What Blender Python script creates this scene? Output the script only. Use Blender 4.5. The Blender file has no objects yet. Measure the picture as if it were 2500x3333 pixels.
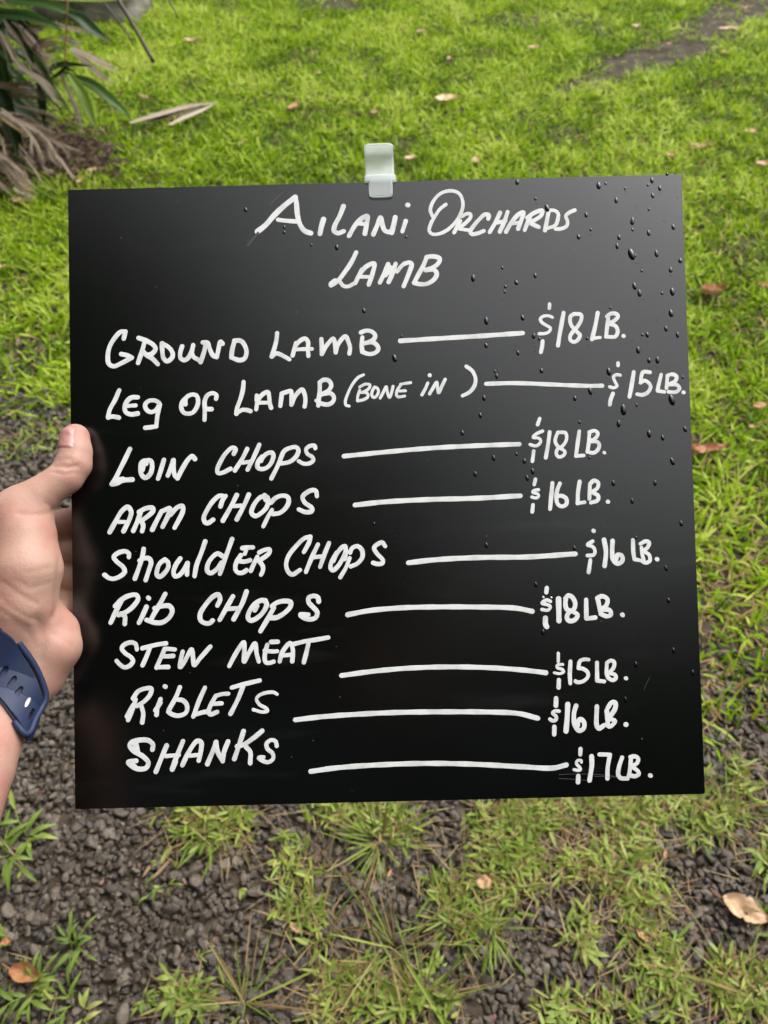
import bpy, bmesh, math, random
import numpy as np
from mathutils import Vector, Matrix

# ------------------------------------------------------------------ camera, sky, sun, exposure
S = bpy.context.scene
COL = S.collection
W_PX, H_PX, FPX = 2500.0, 3333.0, 2504.0        # pixel frame of the photograph, focal length in it
PITCH = math.radians(48)                        # camera looks this far below the horizon
CAM = np.array([0.0, 0.0, 1.5])
cam = bpy.data.cameras.new('camera')
cam.sensor_fit = 'VERTICAL'
cam.lens = 26.0
cam.sensor_height = 26.0 * H_PX / FPX
cam.sensor_width = 26.0 * W_PX / FPX
cam.clip_start, cam.clip_end = 0.02, 500
cam.dof.use_dof = True
cam.dof.focus_distance = 0.50
cam.dof.aperture_fstop = 11.0
camo = bpy.data.objects.new('camera', cam)
camo.location = CAM
camo.rotation_euler = (math.pi/2 - PITCH, 0, 0)
COL.objects.link(camo)
S.camera = camo

SUN_EL, SUN_AZ = math.radians(58), math.radians(60)      # azimuth clockwise from +y (ahead)
world = bpy.data.worlds.new('World')
S.world = world
world.use_nodes = True
wn, wl = world.node_tree.nodes, world.node_tree.links
bg = wn['Background']
sky = wn.new('ShaderNodeTexSky')
sky.sky_type = 'NISHITA'
sky.sun_disc = False
sky.sun_elevation = SUN_EL
sky.sun_rotation = SUN_AZ
sky.dust_density = 6.0
sky.air_density = 1.0
sky.ozone_density = 1.0
hs = wn.new('ShaderNodeHueSaturation')
hs.inputs['Saturation'].default_value = 0.12      # a white, overcast sky
wl.new(sky.outputs[0], hs.inputs['Color'])
wtc = wn.new('ShaderNodeTexCoord'); wsx = wn.new('ShaderNodeSeparateXYZ'); wmr = wn.new('ShaderNodeMapRange')     # overcast: brightest overhead
wmr.inputs[3].default_value, wmr.inputs[4].default_value = .30, 1.9
wvs = wn.new('ShaderNodeVectorMath'); wvs.operation = 'SCALE'
wl.new(wtc.outputs['Generated'], wsx.inputs[0]); wl.new(wsx.outputs['Z'], wmr.inputs[0])
wl.new(hs.outputs[0], wvs.inputs[0]); wl.new(wmr.outputs[0], wvs.inputs['Scale'])
wl.new(wvs.outputs[0], bg.inputs['Color'])
bg.inputs['Strength'].default_value = 0.15

sun = bpy.data.lights.new('sun', 'SUN')
sun.energy = 0.6
sun.angle = math.radians(60)
sun.color = (1.0, 0.96, 0.88)
suno = bpy.data.objects.new('sun', sun)
sd = Vector((math.sin(SUN_AZ)*math.cos(SUN_EL), math.cos(SUN_AZ)*math.cos(SUN_EL), math.sin(SUN_EL)))
suno.rotation_euler = sd.to_track_quat('Z', 'Y').to_euler()
suno.location = (3, 3, 8)
COL.objects.link(suno)

S.view_settings.view_transform = 'Standard'
S.view_settings.look = 'None'
S.view_settings.exposure = 0.92
S.view_settings.gamma = 1.0
S.render.engine = 'CYCLES'
S.cycles.use_denoising = True
S.cycles.max_bounces = 8
S.cycles.transmission_bounces = 6
S.cycles.transparent_max_bounces = 8

# ------------------------------------------------------------------ helpers
rng = np.random.default_rng(11)
random.seed(5)
cP, sP = math.cos(math.pi/2 - PITCH), math.sin(math.pi/2 - PITCH)
RC = np.array([[1, 0, 0], [0, cP, -sP], [0, sP, cP]])      # camera to world

def camv(u, v, d):
    return np.array([(u - W_PX/2)/FPX*d, -(v - H_PX/2)/FPX*d, -d])
def P(u, v, d):
    """A world point seen at photo pixel (u, v), d metres deep."""
    return CAM + RC @ camv(u, v, d)
def G(u, v, z=0.0):
    """Where the sight line through (u, v) meets the ground."""
    r = RC @ camv(u, v, 1.0)
    return CAM + r * ((z - CAM[2]) / r[2])
def proj(p):
    q = (np.asarray(p) - CAM) @ RC
    d = -q[..., 2]
    return W_PX/2 + FPX*q[..., 0]/d, H_PX/2 - FPX*q[..., 1]/d, d

def tag(o, label=None, cat=None, group=None, kind=None):
    if label: o['label'] = label
    if cat: o['category'] = cat
    if group: o['group'] = group
    if kind: o['kind'] = kind
    return o
def mesh_obj(name, verts, faces, m, parent=None, smooth=True, attr=None):
    me = bpy.data.meshes.new(name)
    me.from_pydata([tuple(map(float, v)) for v in verts], [], [tuple(map(int, f)) for f in faces])
    if attr is not None:
        a = me.attributes.new('tint', 'FLOAT', 'POINT')
        a.data.foreach_set('value', np.asarray(attr, dtype=np.float32))
    if smooth: me.polygons.foreach_set('use_smooth', np.ones(len(me.polygons), dtype=bool))
    me.materials.append(m)
    me.update()
    o = bpy.data.objects.new(name, me)
    COL.objects.link(o)
    if parent is not None: o.parent = parent
    return o
def fast_mesh(name, V, quads, tris, m, tint=None, smooth=True):
    """Large mesh from numpy arrays."""
    V = np.asarray(V, dtype=np.float32)
    quads = np.asarray(quads, dtype=np.int32).reshape(-1, 4)
    tris = np.asarray(tris, dtype=np.int32).reshape(-1, 3)
    me = bpy.data.meshes.new(name)
    me.vertices.add(len(V)); me.vertices.foreach_set('co', V.ravel())
    nl = quads.size + tris.size
    me.loops.add(nl)
    me.loops.foreach_set('vertex_index', np.concatenate([quads.ravel(), tris.ravel()]))
    nf = len(quads) + len(tris)
    me.polygons.add(nf)
    me.polygons.foreach_set('loop_start', np.concatenate([np.arange(len(quads))*4, quads.size + np.arange(len(tris))*3]).astype(np.int32))
    me.polygons.foreach_set('use_smooth', np.full(nf, smooth, dtype=bool))
    if tint is not None:
        a = me.attributes.new('tint', 'FLOAT', 'POINT')
        a.data.foreach_set('value', np.asarray(tint, dtype=np.float32))
    me.materials.append(m)
    me.update(calc_edges=True)
    me.validate()
    o = bpy.data.objects.new(name, me)
    COL.objects.link(o)
    return o
def empty(name, loc, parent=None):
    o = bpy.data.objects.new(name, None)
    o.empty_display_size = 0.02
    o.location = tuple(map(float, loc))
    COL.objects.link(o)
    if parent is not None: o.parent = parent
    return o
def from_bm(name, bm, m, parent=None, smooth=True):
    me = bpy.data.meshes.new(name)
    bm.normal_update(); bm.to_mesh(me); bm.free()
    if smooth: me.polygons.foreach_set('use_smooth', np.ones(len(me.polygons), dtype=bool))
    me.materials.append(m)
    o = bpy.data.objects.new(name, me)
    COL.objects.link(o)
    if parent is not None: o.parent = parent
    return o
def noise2(x, y, s=1.0, seed=0):
    """Cheap smooth value noise in 0..1."""
    r = np.random.default_rng(seed)
    tab = r.random((64, 64))
    X, Y = np.asarray(x)/s + 1000.3, np.asarray(y)/s + 1000.7
    i, j = np.floor(X).astype(int), np.floor(Y).astype(int)
    a, b = X - i, Y - j
    a, b = a*a*(3-2*a), b*b*(3-2*b)
    t = lambda p, q: tab[p % 64, q % 64]
    return (t(i,j)*(1-a) + t(i+1,j)*a)*(1-b) + (t(i,j+1)*(1-a) + t(i+1,j+1)*a)*b
def crom(pts, step):
    """Centripetal Catmull-Rom through pts, resampled about every `step`."""
    p = np.asarray(pts, dtype=float)
    if len(p) < 2: return p
    keep = [0] + [i for i in range(1, len(p)) if np.linalg.norm(p[i]-p[i-1]) > 1e-9]
    p = p[keep]
    if len(p) == 2:
        n = max(2, int(np.linalg.norm(p[1]-p[0])/step)+1)
        return p[0] + (p[1]-p[0])*np.linspace(0, 1, n)[:, None]
    q = np.vstack([2*p[0]-p[1], p, 2*p[-1]-p[-2]])
    out = []
    for i in range(len(p)-1):
        p0, p1, p2, p3 = q[i:i+4]
        t1 = np.linalg.norm(p1-p0)**.5; t2 = t1 + np.linalg.norm(p2-p1)**.5; t3 = t2 + np.linalg.norm(p3-p2)**.5
        n = max(2, int(np.linalg.norm(p2-p1)/step)+1)
        t = np.linspace(t1, t2, n, endpoint=False)[:, None]
        a1 = (t1-t)/t1*p0 + t/t1*p1
        a2 = (t2-t)/(t2-t1)*p1 + (t-t1)/(t2-t1)*p2
        a3 = (t3-t)/(t3-t2)*p2 + (t-t2)/(t3-t2)*p3
        b1 = (t2-t)/t2*a1 + t/t2*a2
        b2 = (t3-t)/(t3-t1)*a2 + (t-t1)/(t3-t1)*a3
        out.append((t2-t)/(t2-t1)*b1 + (t-t1)/(t2-t1)*b2)
    out.append(p[-1:])
    return np.vstack(out)
def tube(path, rad, n=8, cap=True):
    """Verts, faces of a tube along a 3D path; rad is a number or one per point."""
    path = np.asarray(path, dtype=float); m = len(path)
    rad = np.full(m, rad) if np.isscalar(rad) else np.asarray(rad)
    T = np.gradient(path, axis=0); T /= np.linalg.norm(T, axis=1)[:, None] + 1e-12
    up = np.array([0.123, 0.2, 0.97])
    V, F = [], []
    for i in range(m):
        a = np.cross(T[i], up); a /= np.linalg.norm(a) + 1e-12
        b = np.cross(T[i], a)
        for k in range(n):
            w = 2*math.pi*k/n
            V.append(path[i] + rad[i]*(math.cos(w)*a + math.sin(w)*b))
    for i in range(m-1):
        for k in range(n):
            F.append((i*n+k, i*n+(k+1) % n, (i+1)*n+(k+1) % n, (i+1)*n+k))
    if cap:
        F.append(tuple(range(n-1, -1, -1))); F.append(tuple(range((m-1)*n, m*n)))
    return V, F

# ------------------------------------------------------------------ materials
def mat(name, base, rough=0.6, spec=0.5, **kw):
    m = bpy.data.materials.new(name); m.use_nodes = True
    b = m.node_tree.nodes['Principled BSDF']
    b.inputs['Base Color'].default_value = (*base, 1)
    b.inputs['Roughness'].default_value = rough
    b.inputs['Specular IOR Level'].default_value = spec
    for k, v in kw.items(): b.inputs[k].default_value = v
    return m
def nodes(m): return m.node_tree.nodes, m.node_tree.links, m.node_tree.nodes['Principled BSDF']
def noise_color(m, c1, c2, scale, detail=4, lo=.35, hi=.65, coord='Object', extra=None):
    n, l, b = nodes(m)
    tc = n.new('ShaderNodeTexCoord')
    t = n.new('ShaderNodeTexNoise'); t.inputs['Scale'].default_value = scale; t.inputs['Detail'].default_value = detail
    r = n.new('ShaderNodeValToRGB')
    r.color_ramp.elements[0].position = lo; r.color_ramp.elements[0].color = (*c1, 1)
    r.color_ramp.elements[1].position = hi; r.color_ramp.elements[1].color = (*c2, 1)
    if extra:
        for pos, c in extra:
            e = r.color_ramp.elements.new(pos); e.color = (*c, 1)
    l.new(tc.outputs[coord], t.inputs['Vector']); l.new(t.outputs['Fac'], r.inputs['Fac']); l.new(r.outputs[0], b.inputs['Base Color'])
    return t, r
def bump(m, scale, strength, dist, detail=6, coord='Object', kind='noise'):
    n, l, b = nodes(m)
    tc = n.new('ShaderNodeTexCoord')
    if kind == 'noise':
        t = n.new('ShaderNodeTexNoise'); t.inputs['Detail'].default_value = detail; out = t.outputs['Fac']
    else:
        t = n.new('ShaderNodeTexVoronoi'); out = t.outputs['Distance']
    t.inputs['Scale'].default_value = scale
    bp = n.new('ShaderNodeBump'); bp.inputs['Strength'].default_value = strength; bp.inputs['Distance'].default_value = dist
    l.new(tc.outputs[coord], t.inputs['Vector']); l.new(out, bp.inputs['Height'])
    if b.inputs['Normal'].links:
        l.new(b.inputs['Normal'].links[0].from_socket, bp.inputs['Normal'])
    l.new(bp.outputs[0], b.inputs['Normal'])
    return bp
def leaf_mat(name, ramp, rough=0.45, trans=0.4, spec=0.4):
    """Leaf material: colour along a ramp by the mesh's 'tint', partly letting light through."""
    m = bpy.data.materials.new(name); m.use_nodes = True
    n, l, b = nodes(m)
    at = n.new('ShaderNodeAttribute'); at.attribute_name = 'tint'
    r = n.new('ShaderNodeValToRGB'); cr = r.color_ramp
    cr.elements[0].position, cr.elements[0].color = ramp[0][0], (*ramp[0][1], 1)
    cr.elements[1].position, cr.elements[1].color = ramp[-1][0], (*ramp[-1][1], 1)
    for pos, c in ramp[1:-1]:
        e = cr.elements.new(pos); e.color = (*c, 1)
    l.new(at.outputs['Fac'], r.inputs['Fac'])
    l.new(r.outputs[0], b.inputs['Base Color'])
    b.inputs['Roughness'].default_value = rough
    b.inputs['Specular IOR Level'].default_value = spec
    tr = n.new('ShaderNodeBsdfTranslucent'); l.new(r.outputs[0], tr.inputs['Color'])
    mx = n.new('ShaderNodeMixShader'); mx.inputs[0].default_value = trans
    l.new(b.outputs[0], mx.inputs[1]); l.new(tr.outputs[0], mx.inputs[2])
    l.new(mx.outputs[0], n['Material Output'].inputs['Surface'])
    return m

LAWN_RAMP = [(0, (.050, .098, .001)), (.35, (.145, .258, .001)), (.6, (.258, .388, .002)), (.80, (.40, .47, .08)), (.86, (.34, .27, .09)), (1, (.30, .18, .09))]
M_LAWN = leaf_mat('grass_blades', LAWN_RAMP, rough=.5, trans=.45, spec=.16)
M_WEED = leaf_mat('weed_blades', [(0, (.065, .115, .012)), (.45, (.150, .215, .028)), (.75, (.275, .325, .065)), (.85, (.32, .25, .10)), (1, (.19, .105, .055))], rough=.5, trans=.38, spec=.3)

# ------------------------------------------------------------------ ground, gravel, lawn
def ground_material():
    m = mat('soil', (.05, .04, .03), rough=.95, spec=.2)
    n, l, b = nodes(m)
    noise_color(m, (.022, .017, .012), (.085, .066, .048), 18, 8, .3, .7, extra=[(.55, (.045, .035, .024))])
    bump(m, 60, .8, .01)
    return m
gm = ground_material()
ground = mesh_obj('ground', [(-150, -150, 0), (150, -150, 0), (150, 150, 0), (-150, 150, 0)], [(0, 1, 2, 3)], gm, smooth=False)
tag(ground, kind='structure')

# boundary between lawn (above) and gravel (below) as seen in the photograph, laid out on the ground
BU = np.array([-900, 0, 230, 700, 1300, 1700, 2200, 2500, 3400.])
BV = np.array([1390, 1415, 1470, 1750, 2250, 2420, 2520, 2480, 2300.])
def lawn_density(x, y):
    p = np.stack([x, y, np.zeros_like(x)], -1)
    u, v, d = proj(p)
    v = np.where(y < 0.05, 3600, v)
    n1 = noise2(x, y, .16, 3); n2 = noise2(x, y, .055, 4)
    vb = np.interp(u, BU, BV) + (n1 - .5)*260 + (n2 - .5)*120
    D = np.clip((vb - v)/170, 0, 1)
    thin = np.clip((v - np.interp(u, [0, 250, 2250, 2500], [1150, 1200, 1700, 1600]))/1100, 0, .40)     # thinner, thatchy grass towards the gravel
    D = D*(1 - thin*(.4 + .8*(n2 < .42)))
    for (eu, ev, ru, rv, k, rot) in BALD:
        a = math.radians(rot)
        du, dv = u - eu, v - ev
        q = ((du*math.cos(a) + dv*math.sin(a))/ru)**2 + ((-du*math.sin(a) + dv*math.cos(a))/rv)**2
        q = q + (n2 - .5)*1.1 + (n1 - .5)*.7
        D = D*(1 - k*np.clip(1.35 - q, 0, 1))
    return D, u, v
BALD = [(2120, 196, 350, 48, .97, -17), (2390, 52, 240, 52, .97, -17), (1090, 14, 90, 26, .9, 8), (1760, 70, 240, 32, .6, 0), (1010, 20, 110, 26, .4, 0),
        (200, 505, 150, 90, .95, 10), (60, 420, 150, 200, .97, 0), (290, 530, 80, 60, .7, 0), (2430, 790, 45, 20, .7, 0)]

def blades(bx, by, L, Wd, lean, th, curl, tint, z0=0.0, ztip=None):
    """Grass blades: 4 stations each, the last a point."""
    N = len(bx)
    t = np.array([0, .38, .72, 1.0])[None, :]
    wd = np.array([.75, 1.0, .8, 0.0])[None, :]
    ang = lean[:, None] + curl[:, None]*t                      # from vertical
    # integrate along the blade
    seg = np.diff(np.concatenate([np.zeros((1, 1)), t], 1), axis=1)*L[:, None]
    r = np.cumsum(np.sin(ang)*seg, 1); z = np.cumsum(np.cos(ang)*seg, 1)
    r -= r[:, :1]; z -= z[:, :1]
    z = np.maximum(z, .002)
    cx, sx = np.cos(th)[:, None], np.sin(th)[:, None]
    X, Y, Z = bx[:, None] + r*cx, by[:, None] + r*sx, z + (z0 if np.isscalar(z0) else z0[:, None])
    roll = rng.normal(0, .5, N)[:, None]
    hw = (Wd[:, None]*wd)/2
    px, py, pz = -sx*np.cos(roll), cx*np.cos(roll), np.sin(roll)
    A = np.stack([X + px*hw, Y + py*hw, Z + pz*hw], -1)
    B = np.stack([X - px*hw, Y - py*hw, Z - pz*hw], -1)
    V = np.concatenate([np.stack([A[:, :3], B[:, :3]], 2).reshape(N, 6, 3), A[:, 3:4]], 1)     # 7 verts: a0 b0 a1 b1 a2 b2 tip
    base = (np.arange(N)*7)[:, None]
    Q = np.concatenate([base + np.array([[0, 1, 3, 2]]), base + np.array([[2, 3, 5, 4]])])
    T = base + np.array([[4, 5, 6]])
    return V.reshape(-1, 3), Q, T, np.repeat(tint, 7)

# --- lawn
N0 = 620000
bx = rng.uniform(-5.5, 5.5, N0); by = rng.uniform(0.2, 8.0, N0)
D, u, v = lawn_density(bx, by)
inside = (u > -250) & (u < 2750) & (v > -330)
keep = rng.random(N0) < D*np.where(inside, np.where(v < 500, .85, 1.0), .35)
bx, by, u, v = bx[keep], by[keep], u[keep], v[keep]
N = len(bx)
big = noise2(bx, by, .45, 7); mid = noise2(bx, by, .12, 8)
L = rng.uniform(.028, .074, N)*(.65 + .7*mid); Wd = rng.uniform(.0040, .0092, N)
rightish = np.clip((u - 1500)/900, 0, 1)*np.clip((v - 250)/500, 0, 1)
tint = np.clip(.06 + .66*mid + .34*(big - .3) - .10*rightish + rng.normal(0, .17, N), 0, .80)
strawp = np.interp(v, [200, 900, 1400, 2000, 2600], [.015, .03, .09, .32, .38]) * np.interp(u, [0, 500, 1800, 2500], [1.2, .8, .8, 1.25])
pale = rng.random(N) < .10  # wet highlights put into the colour of scattered blades
tint[pale] = rng.uniform(.70, .80, pale.sum())
straw = rng.random(N) < strawp + .25*(mid < .20) + .12*rightish*(mid < .55)
tint[straw] = rng.uniform(.84, 1, straw.sum())
Wd[straw] *= .6
lean = np.abs(rng.normal(.75, .35, N)); curl = rng.uniform(.0, 1.1, N)
lean[straw] += .4
V, Q, T, tt = blades(bx, by, L, Wd, lean, rng.uniform(0, 2*math.pi, N), curl, tint, z0=rng.uniform(0, .012, N))
lawn = fast_mesh('grass', V, Q, T, M_LAWN, tt)
tag(lawn, 'short bright green lawn grass with broad blades behind the sign', 'grass', kind='stuff')
N_LAWN = N

# --- clover-like mat of small weeds over the gravel
MATS = [(690, 2690, 130, 80, .9), (560, 2640, 60, 30, .5), (1170, 2640, 110, 40, .7), (1050, 2650, 60, 50, .5), (960, 2830, 70, 110, .55), (980, 2970, 90, 70, .6), (1040, 3060, 40, 60, .4),
        (1560, 2990, 130, 60, .65), (1470, 2890, 90, 70, .6), (1640, 2720, 110, 130, .85), (1700, 2850, 150, 80, .75), (1850, 2660, 260, 60, .85), (1800, 2760, 170, 90, .8),
        (2050, 2640, 170, 60, .8), (2010, 2790, 120, 80, .7), (2060, 2900, 110, 70, .75), (2090, 2980, 90, 60, .7), (1960, 2840, 90, 60, .5), (2110, 3060, 90, 60, .65),
        (1890, 3030, 60, 70, .6), (2150, 3130, 90, 50, .6), (2060, 3180, 110, 50, .6), (1960, 3200, 60, 40, .5), (2240, 3220, 110, 70, .6), (2130, 3290, 120, 50, .6), (1930, 3290, 70, 50, .5), (1800, 3290, 70, 50, .5),
        (2300, 2620, 110, 110, .75), (2420, 2560, 120, 90, .7), (2260, 2720, 60, 60, .4), (2480, 2760, 40, 110, .55), (2490, 3000, 40, 80, .5), (2400, 3210, 110, 120, .6),
        (1130, 3200, 120, 60, .7), (1250, 3260, 130, 60, .7), (1060, 3290, 80, 40, .6), (1400, 3260, 110, 50, .55), (610, 3240, 110, 60, .45), (760, 3260, 90, 60, .55), (60, 3240, 120, 60, .3),
        (30, 1470, 120, 40, .6), (150, 1440, 100, 40, .6), (60, 2790, 60, 60, .2), (1290, 2700, 110, 60, .5)]
PX, PY, PT = [], [], []
for (eu, ev, ru, rv, k) in MATS:
    area = math.pi*ru*rv
    n = int(area*k*.0090)
    a = rng.uniform(0, 2*math.pi, n); rr = np.sqrt(rng.random(n))*(1 + rng.normal(0, .12, n))
    for q in range(n):
        g = G(eu + ru*rr[q]*math.cos(a[q]), ev + rv*rr[q]*math.sin(a[q]))
        PX.append(g[0]); PY.append(g[1])
PX, PY = np.array(PX), np.array(PY)
clump = noise2(PX, PY, .045, 21)
kp = clump > .36
PX, PY, clump = PX[kp], PY[kp], clump[kp]
n = len(PX)
tint = np.clip(.28 + .5*clump*.9 + rng.normal(0, .14, n), 0, .78)
st = rng.random(n) < .22
tint[st] = rng.uniform(.84, 1, st.sum())
Wd = rng.uniform(.0035, .0070, n); Wd[st] *= .5
V, Q, T, tt = blades(PX, PY, rng.uniform(.018, .040, n), Wd, np.abs(rng.normal(.95, .3, n)), rng.uniform(0, 2*math.pi, n), rng.uniform(0, .7, n), tint, z0=rng.uniform(.008, .026, n))
# dead stalks and thatch lying among the weeds
m_ = 1500
pick = rng.integers(0, n, m_)
V2, Q2, T2, tt2 = blades(PX[pick] + rng.normal(0, .03, m_), PY[pick] + rng.normal(0, .03, m_), rng.uniform(.025, .085, m_), rng.uniform(.0010, .0024, m_), rng.normal(1.35, .15, m_), rng.uniform(0, 2*math.pi, m_), rng.uniform(0, .35, m_), rng.uniform(.83, 1, m_), z0=rng.uniform(.010, .024, m_))
Q = np.concatenate([Q, Q2 + len(V)]); T = np.concatenate([T, T2 + len(V)]); V = np.concatenate([V, V2]); tt = np.concatenate([tt, tt2])
cover = fast_mesh('ground_cover', V, Q, T, M_WEED, tt)
tag(cover, 'low patchy mat of small green weeds creeping over the dark gravel', 'weeds', kind='stuff')

# --- gravel
def stone_variants(k):
    out = []
    for i in range(k):
        bm = bmesh.new()
        bmesh.ops.create_icosphere(bm, subdivisions=3, radius=1)
        r = np.random.default_rng(100 + i)
        pl = r.normal(size=(12, 3)); pl /= np.linalg.norm(pl, axis=1)[:, None]
        off = r.uniform(.55, .85, 12)
        V = np.array([v.co[:] for v in bm.verts])
        for _ in range(2):
            for q in range(12):
                s = V @ pl[q] - off[q]
                V = V - np.clip(s, 0, None)[:, None]*pl[q]*.95
        V *= np.array([1.25, .95, .68])*r.uniform(.85, 1.15, 3)
        for q, vv in enumerate(bm.verts): vv.co = V[q]
        bmesh.ops.dissolve_degenerate(bm, dist=.01, edges=bm.edges[:])
        bmesh.ops.remove_doubles(bm, verts=bm.verts[:], dist=.2)
        bmesh.ops.triangulate(bm, faces=bm.faces[:])
        bm.verts.index_update()
        out.append((np.array([v.co[:] for v in bm.verts]), np.array([[v.index for v in f.verts] for f in bm.faces])))
        bm.free()
    return out
variants = stone_variants(14)
NS = 140000
gx, gy = rng.uniform(-1.75, 1.75, NS), rng.uniform(-.35, 2.1, NS)
pu, pv, pd = proj(np.stack([gx, gy, np.zeros(NS)], -1))
pv = np.where(gy < .05, 3500, pv)
lim = np.interp(pu, BU, BV) - 420
kp = (pv > lim) & (rng.random(NS) < np.clip((pv - lim)/300, .15, 1))
gx, gy = gx[kp], gy[kp]
NS = len(gx)
size = np.exp(rng.normal(math.log(.0062), .33, NS)).clip(.0033, .0145)
zz = rng.uniform(-.004, .011, NS) + .35*size
which = rng.integers(0, len(variants), NS)
stint = np.clip(rng.normal(.46, .24, NS), 0, .88)
red = (rng.random(NS) < .010) & (size < .0095)
stint[red] = 1.0
VV, TT, AA, off = [], [], [], 0
for k, (sv, sf) in enumerate(variants):
    idx = np.where(which == k)[0]
    n = len(idx)
    a = rng.uniform(0, 2*math.pi, n); b = rng.normal(0, .45, n); c = rng.normal(0, .45, n)
    ca, sa, cb, sb, cc, sc = np.cos(a), np.sin(a), np.cos(b), np.sin(b), np.cos(c), np.sin(c)
    Rz = np.zeros((n, 3, 3)); Rz[:, 0, 0] = ca; Rz[:, 0, 1] = -sa; Rz[:, 1, 0] = sa; Rz[:, 1, 1] = ca; Rz[:, 2, 2] = 1
    Rx = np.zeros((n, 3, 3)); Rx[:, 0, 0] = 1; Rx[:, 1, 1] = cb; Rx[:, 1, 2] = -sb; Rx[:, 2, 1] = sb; Rx[:, 2, 2] = cb
    Ry = np.zeros((n, 3, 3)); Ry[:, 1, 1] = 1; Ry[:, 0, 0] = cc; Ry[:, 0, 2] = sc; Ry[:, 2, 0] = -sc; Ry[:, 2, 2] = cc
    R = Rz @ Rx @ Ry
    v3 = np.einsum('nij,mj->nmi', R, sv)*size[idx][:, None, None] + np.stack([gx[idx], gy[idx], zz[idx]], -1)[:, None, :]
    VV.append(v3.reshape(-1, 3))
    TT.append((sf[None] + (np.arange(n)*len(sv))[:, None, None]).reshape(-1, 3) + off)
    AA.append(np.repeat(stint[idx], len(sv)))
    off += n*len(sv)
gmat = mat('gravel_stone', (.06, .055, .05), rough=.48, spec=.45)
n_, l_, b_ = nodes(gmat)
at = n_.new('ShaderNodeAttribute'); at.attribute_name = 'tint'
rp = n_.new('ShaderNodeValToRGB'); cr = rp.color_ramp
cr.elements[0].color = (.022, .017, .012, 1); cr.elements[1].position = 1; cr.elements[1].color = (.13, .062, .05, 1)
for pos, c in [(.4, (.052, .040, .028)), (.75, (.094, .073, .051)), (.88, (.122, .099, .075)), (.93, (.12, .075, .06))]:
    e = cr.elements.new(pos); e.color = (*c, 1)
tn = n_.new('ShaderNodeTexNoise'); tn.inputs['Scale'].default_value = 160; tn.inputs['Detail'].default_value = 5
tcn = n_.new('ShaderNodeTexCoord'); l_.new(tcn.outputs['Object'], tn.inputs['Vector'])
mxn = n_.new('ShaderNodeMix'); mxn.data_type = 'RGBA'; mxn.blend_type = 'MULTIPLY'; mxn.inputs[0].default_value = .6
r2 = n_.new('ShaderNodeValToRGB'); r2.color_ramp.elements[0].position = .3; r2.color_ramp.elements[0].color = (.45, .43, .40, 1); r2.color_ramp.elements[1].position = .7
l_.new(at.outputs['Fac'], rp.inputs[0]); l_.new(rp.outputs[0], mxn.inputs[6]); l_.new(tn.outputs['Fac'], r2.inputs[0]); l_.new(r2.outputs[0], mxn.inputs[7]); l_.new(mxn.outputs[2], b_.inputs['Base Color'])
bump(gmat, 420, .7, .003)
gravel = fast_mesh('gravel', np.concatenate(VV), np.zeros((0, 4)), np.concatenate(TT), gmat, np.concatenate(AA), smooth=False)
tag(gravel, 'dark grey crushed lava gravel covering the ground below the sign', 'gravel', kind='stuff')

# ------------------------------------------------------------------ the sign board
CORN = [(217, 617), (2216, 566), (2299, 2585), (247, 2635)]        # top left, top right, bottom right, bottom left
rays = np.array([camv(u, v, 1.0) for u, v in CORN])
A = np.stack([rays[0], -rays[1], rays[2], -rays[3]], 1)            # parallelogram: P0 - P1 + P2 - P3 = 0
dep = np.linalg.svd(A)[2][-1]; dep = dep*np.sign(dep[0])
Pc = rays*dep[:, None]
Pc *= 0.40/np.linalg.norm(Pc[1] - Pc[0])
Pw = CAM + Pc @ RC.T
bc = Pw.mean(0)
ax = (Pw[1] - Pw[0]) + (Pw[2] - Pw[3]); ax /= np.linalg.norm(ax)
ay = (Pw[0] - Pw[3]) + (Pw[1] - Pw[2]); ay -= ax*(ay @ ax); ay /= np.linalg.norm(ay)
az = np.cross(ax, ay)                                              # towards the camera
BM = np.eye(4); BM[:3, 0], BM[:3, 1], BM[:3, 2], BM[:3, 3] = ax, ay, az, bc
BW = np.linalg.norm(Pw[1] - Pw[0]); BH = np.linalg.norm(Pw[0] - Pw[3])
def to_board(u, v):
    """Photo pixel to board coordinates (x, y) on its front face."""
    r = RC @ camv(u, v, 1.0)
    p = CAM + r*(((bc - CAM) @ az)/(r @ az)) - bc
    return p @ ax, p @ ay
print('board', BW, BH, 'depths', -Pc[:, 2], 'corner skew', [tuple(np.round(((p-bc) @ ax, (p-bc) @ ay), 4)) for p in Pw])
PXM = BW/2000.0                                                    # metres per photo pixel on the board

sign = bpy.data.objects.new('sign_board', None)
sign.matrix_world = Matrix(BM.tolist())
COL.objects.link(sign)
tag(sign, 'square black menu board with white handwritten lamb prices, held up in one hand', 'sign')

mb = mat('black_satin_panel', (.0016, .0018, .0017), rough=.22, spec=1.0)
n, l, b = nodes(mb)
tc = n.new('ShaderNodeTexCoord')
t1 = n.new('ShaderNodeTexNoise'); t1.inputs['Scale'].default_value = 9; t1.inputs['Detail'].default_value = 7; t1.inputs['Roughness'].default_value = .65
mp = n.new('ShaderNodeMapRange'); mp.inputs[1].default_value = .3; mp.inputs[2].default_value = .75; mp.inputs[3].default_value = .23; mp.inputs[4].default_value = .29
l.new(tc.outputs['Object'], t1.inputs['Vector']); l.new(t1.outputs['Fac'], mp.inputs[0]); l.new(mp.outputs[0], b.inputs['Roughness'])
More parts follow.
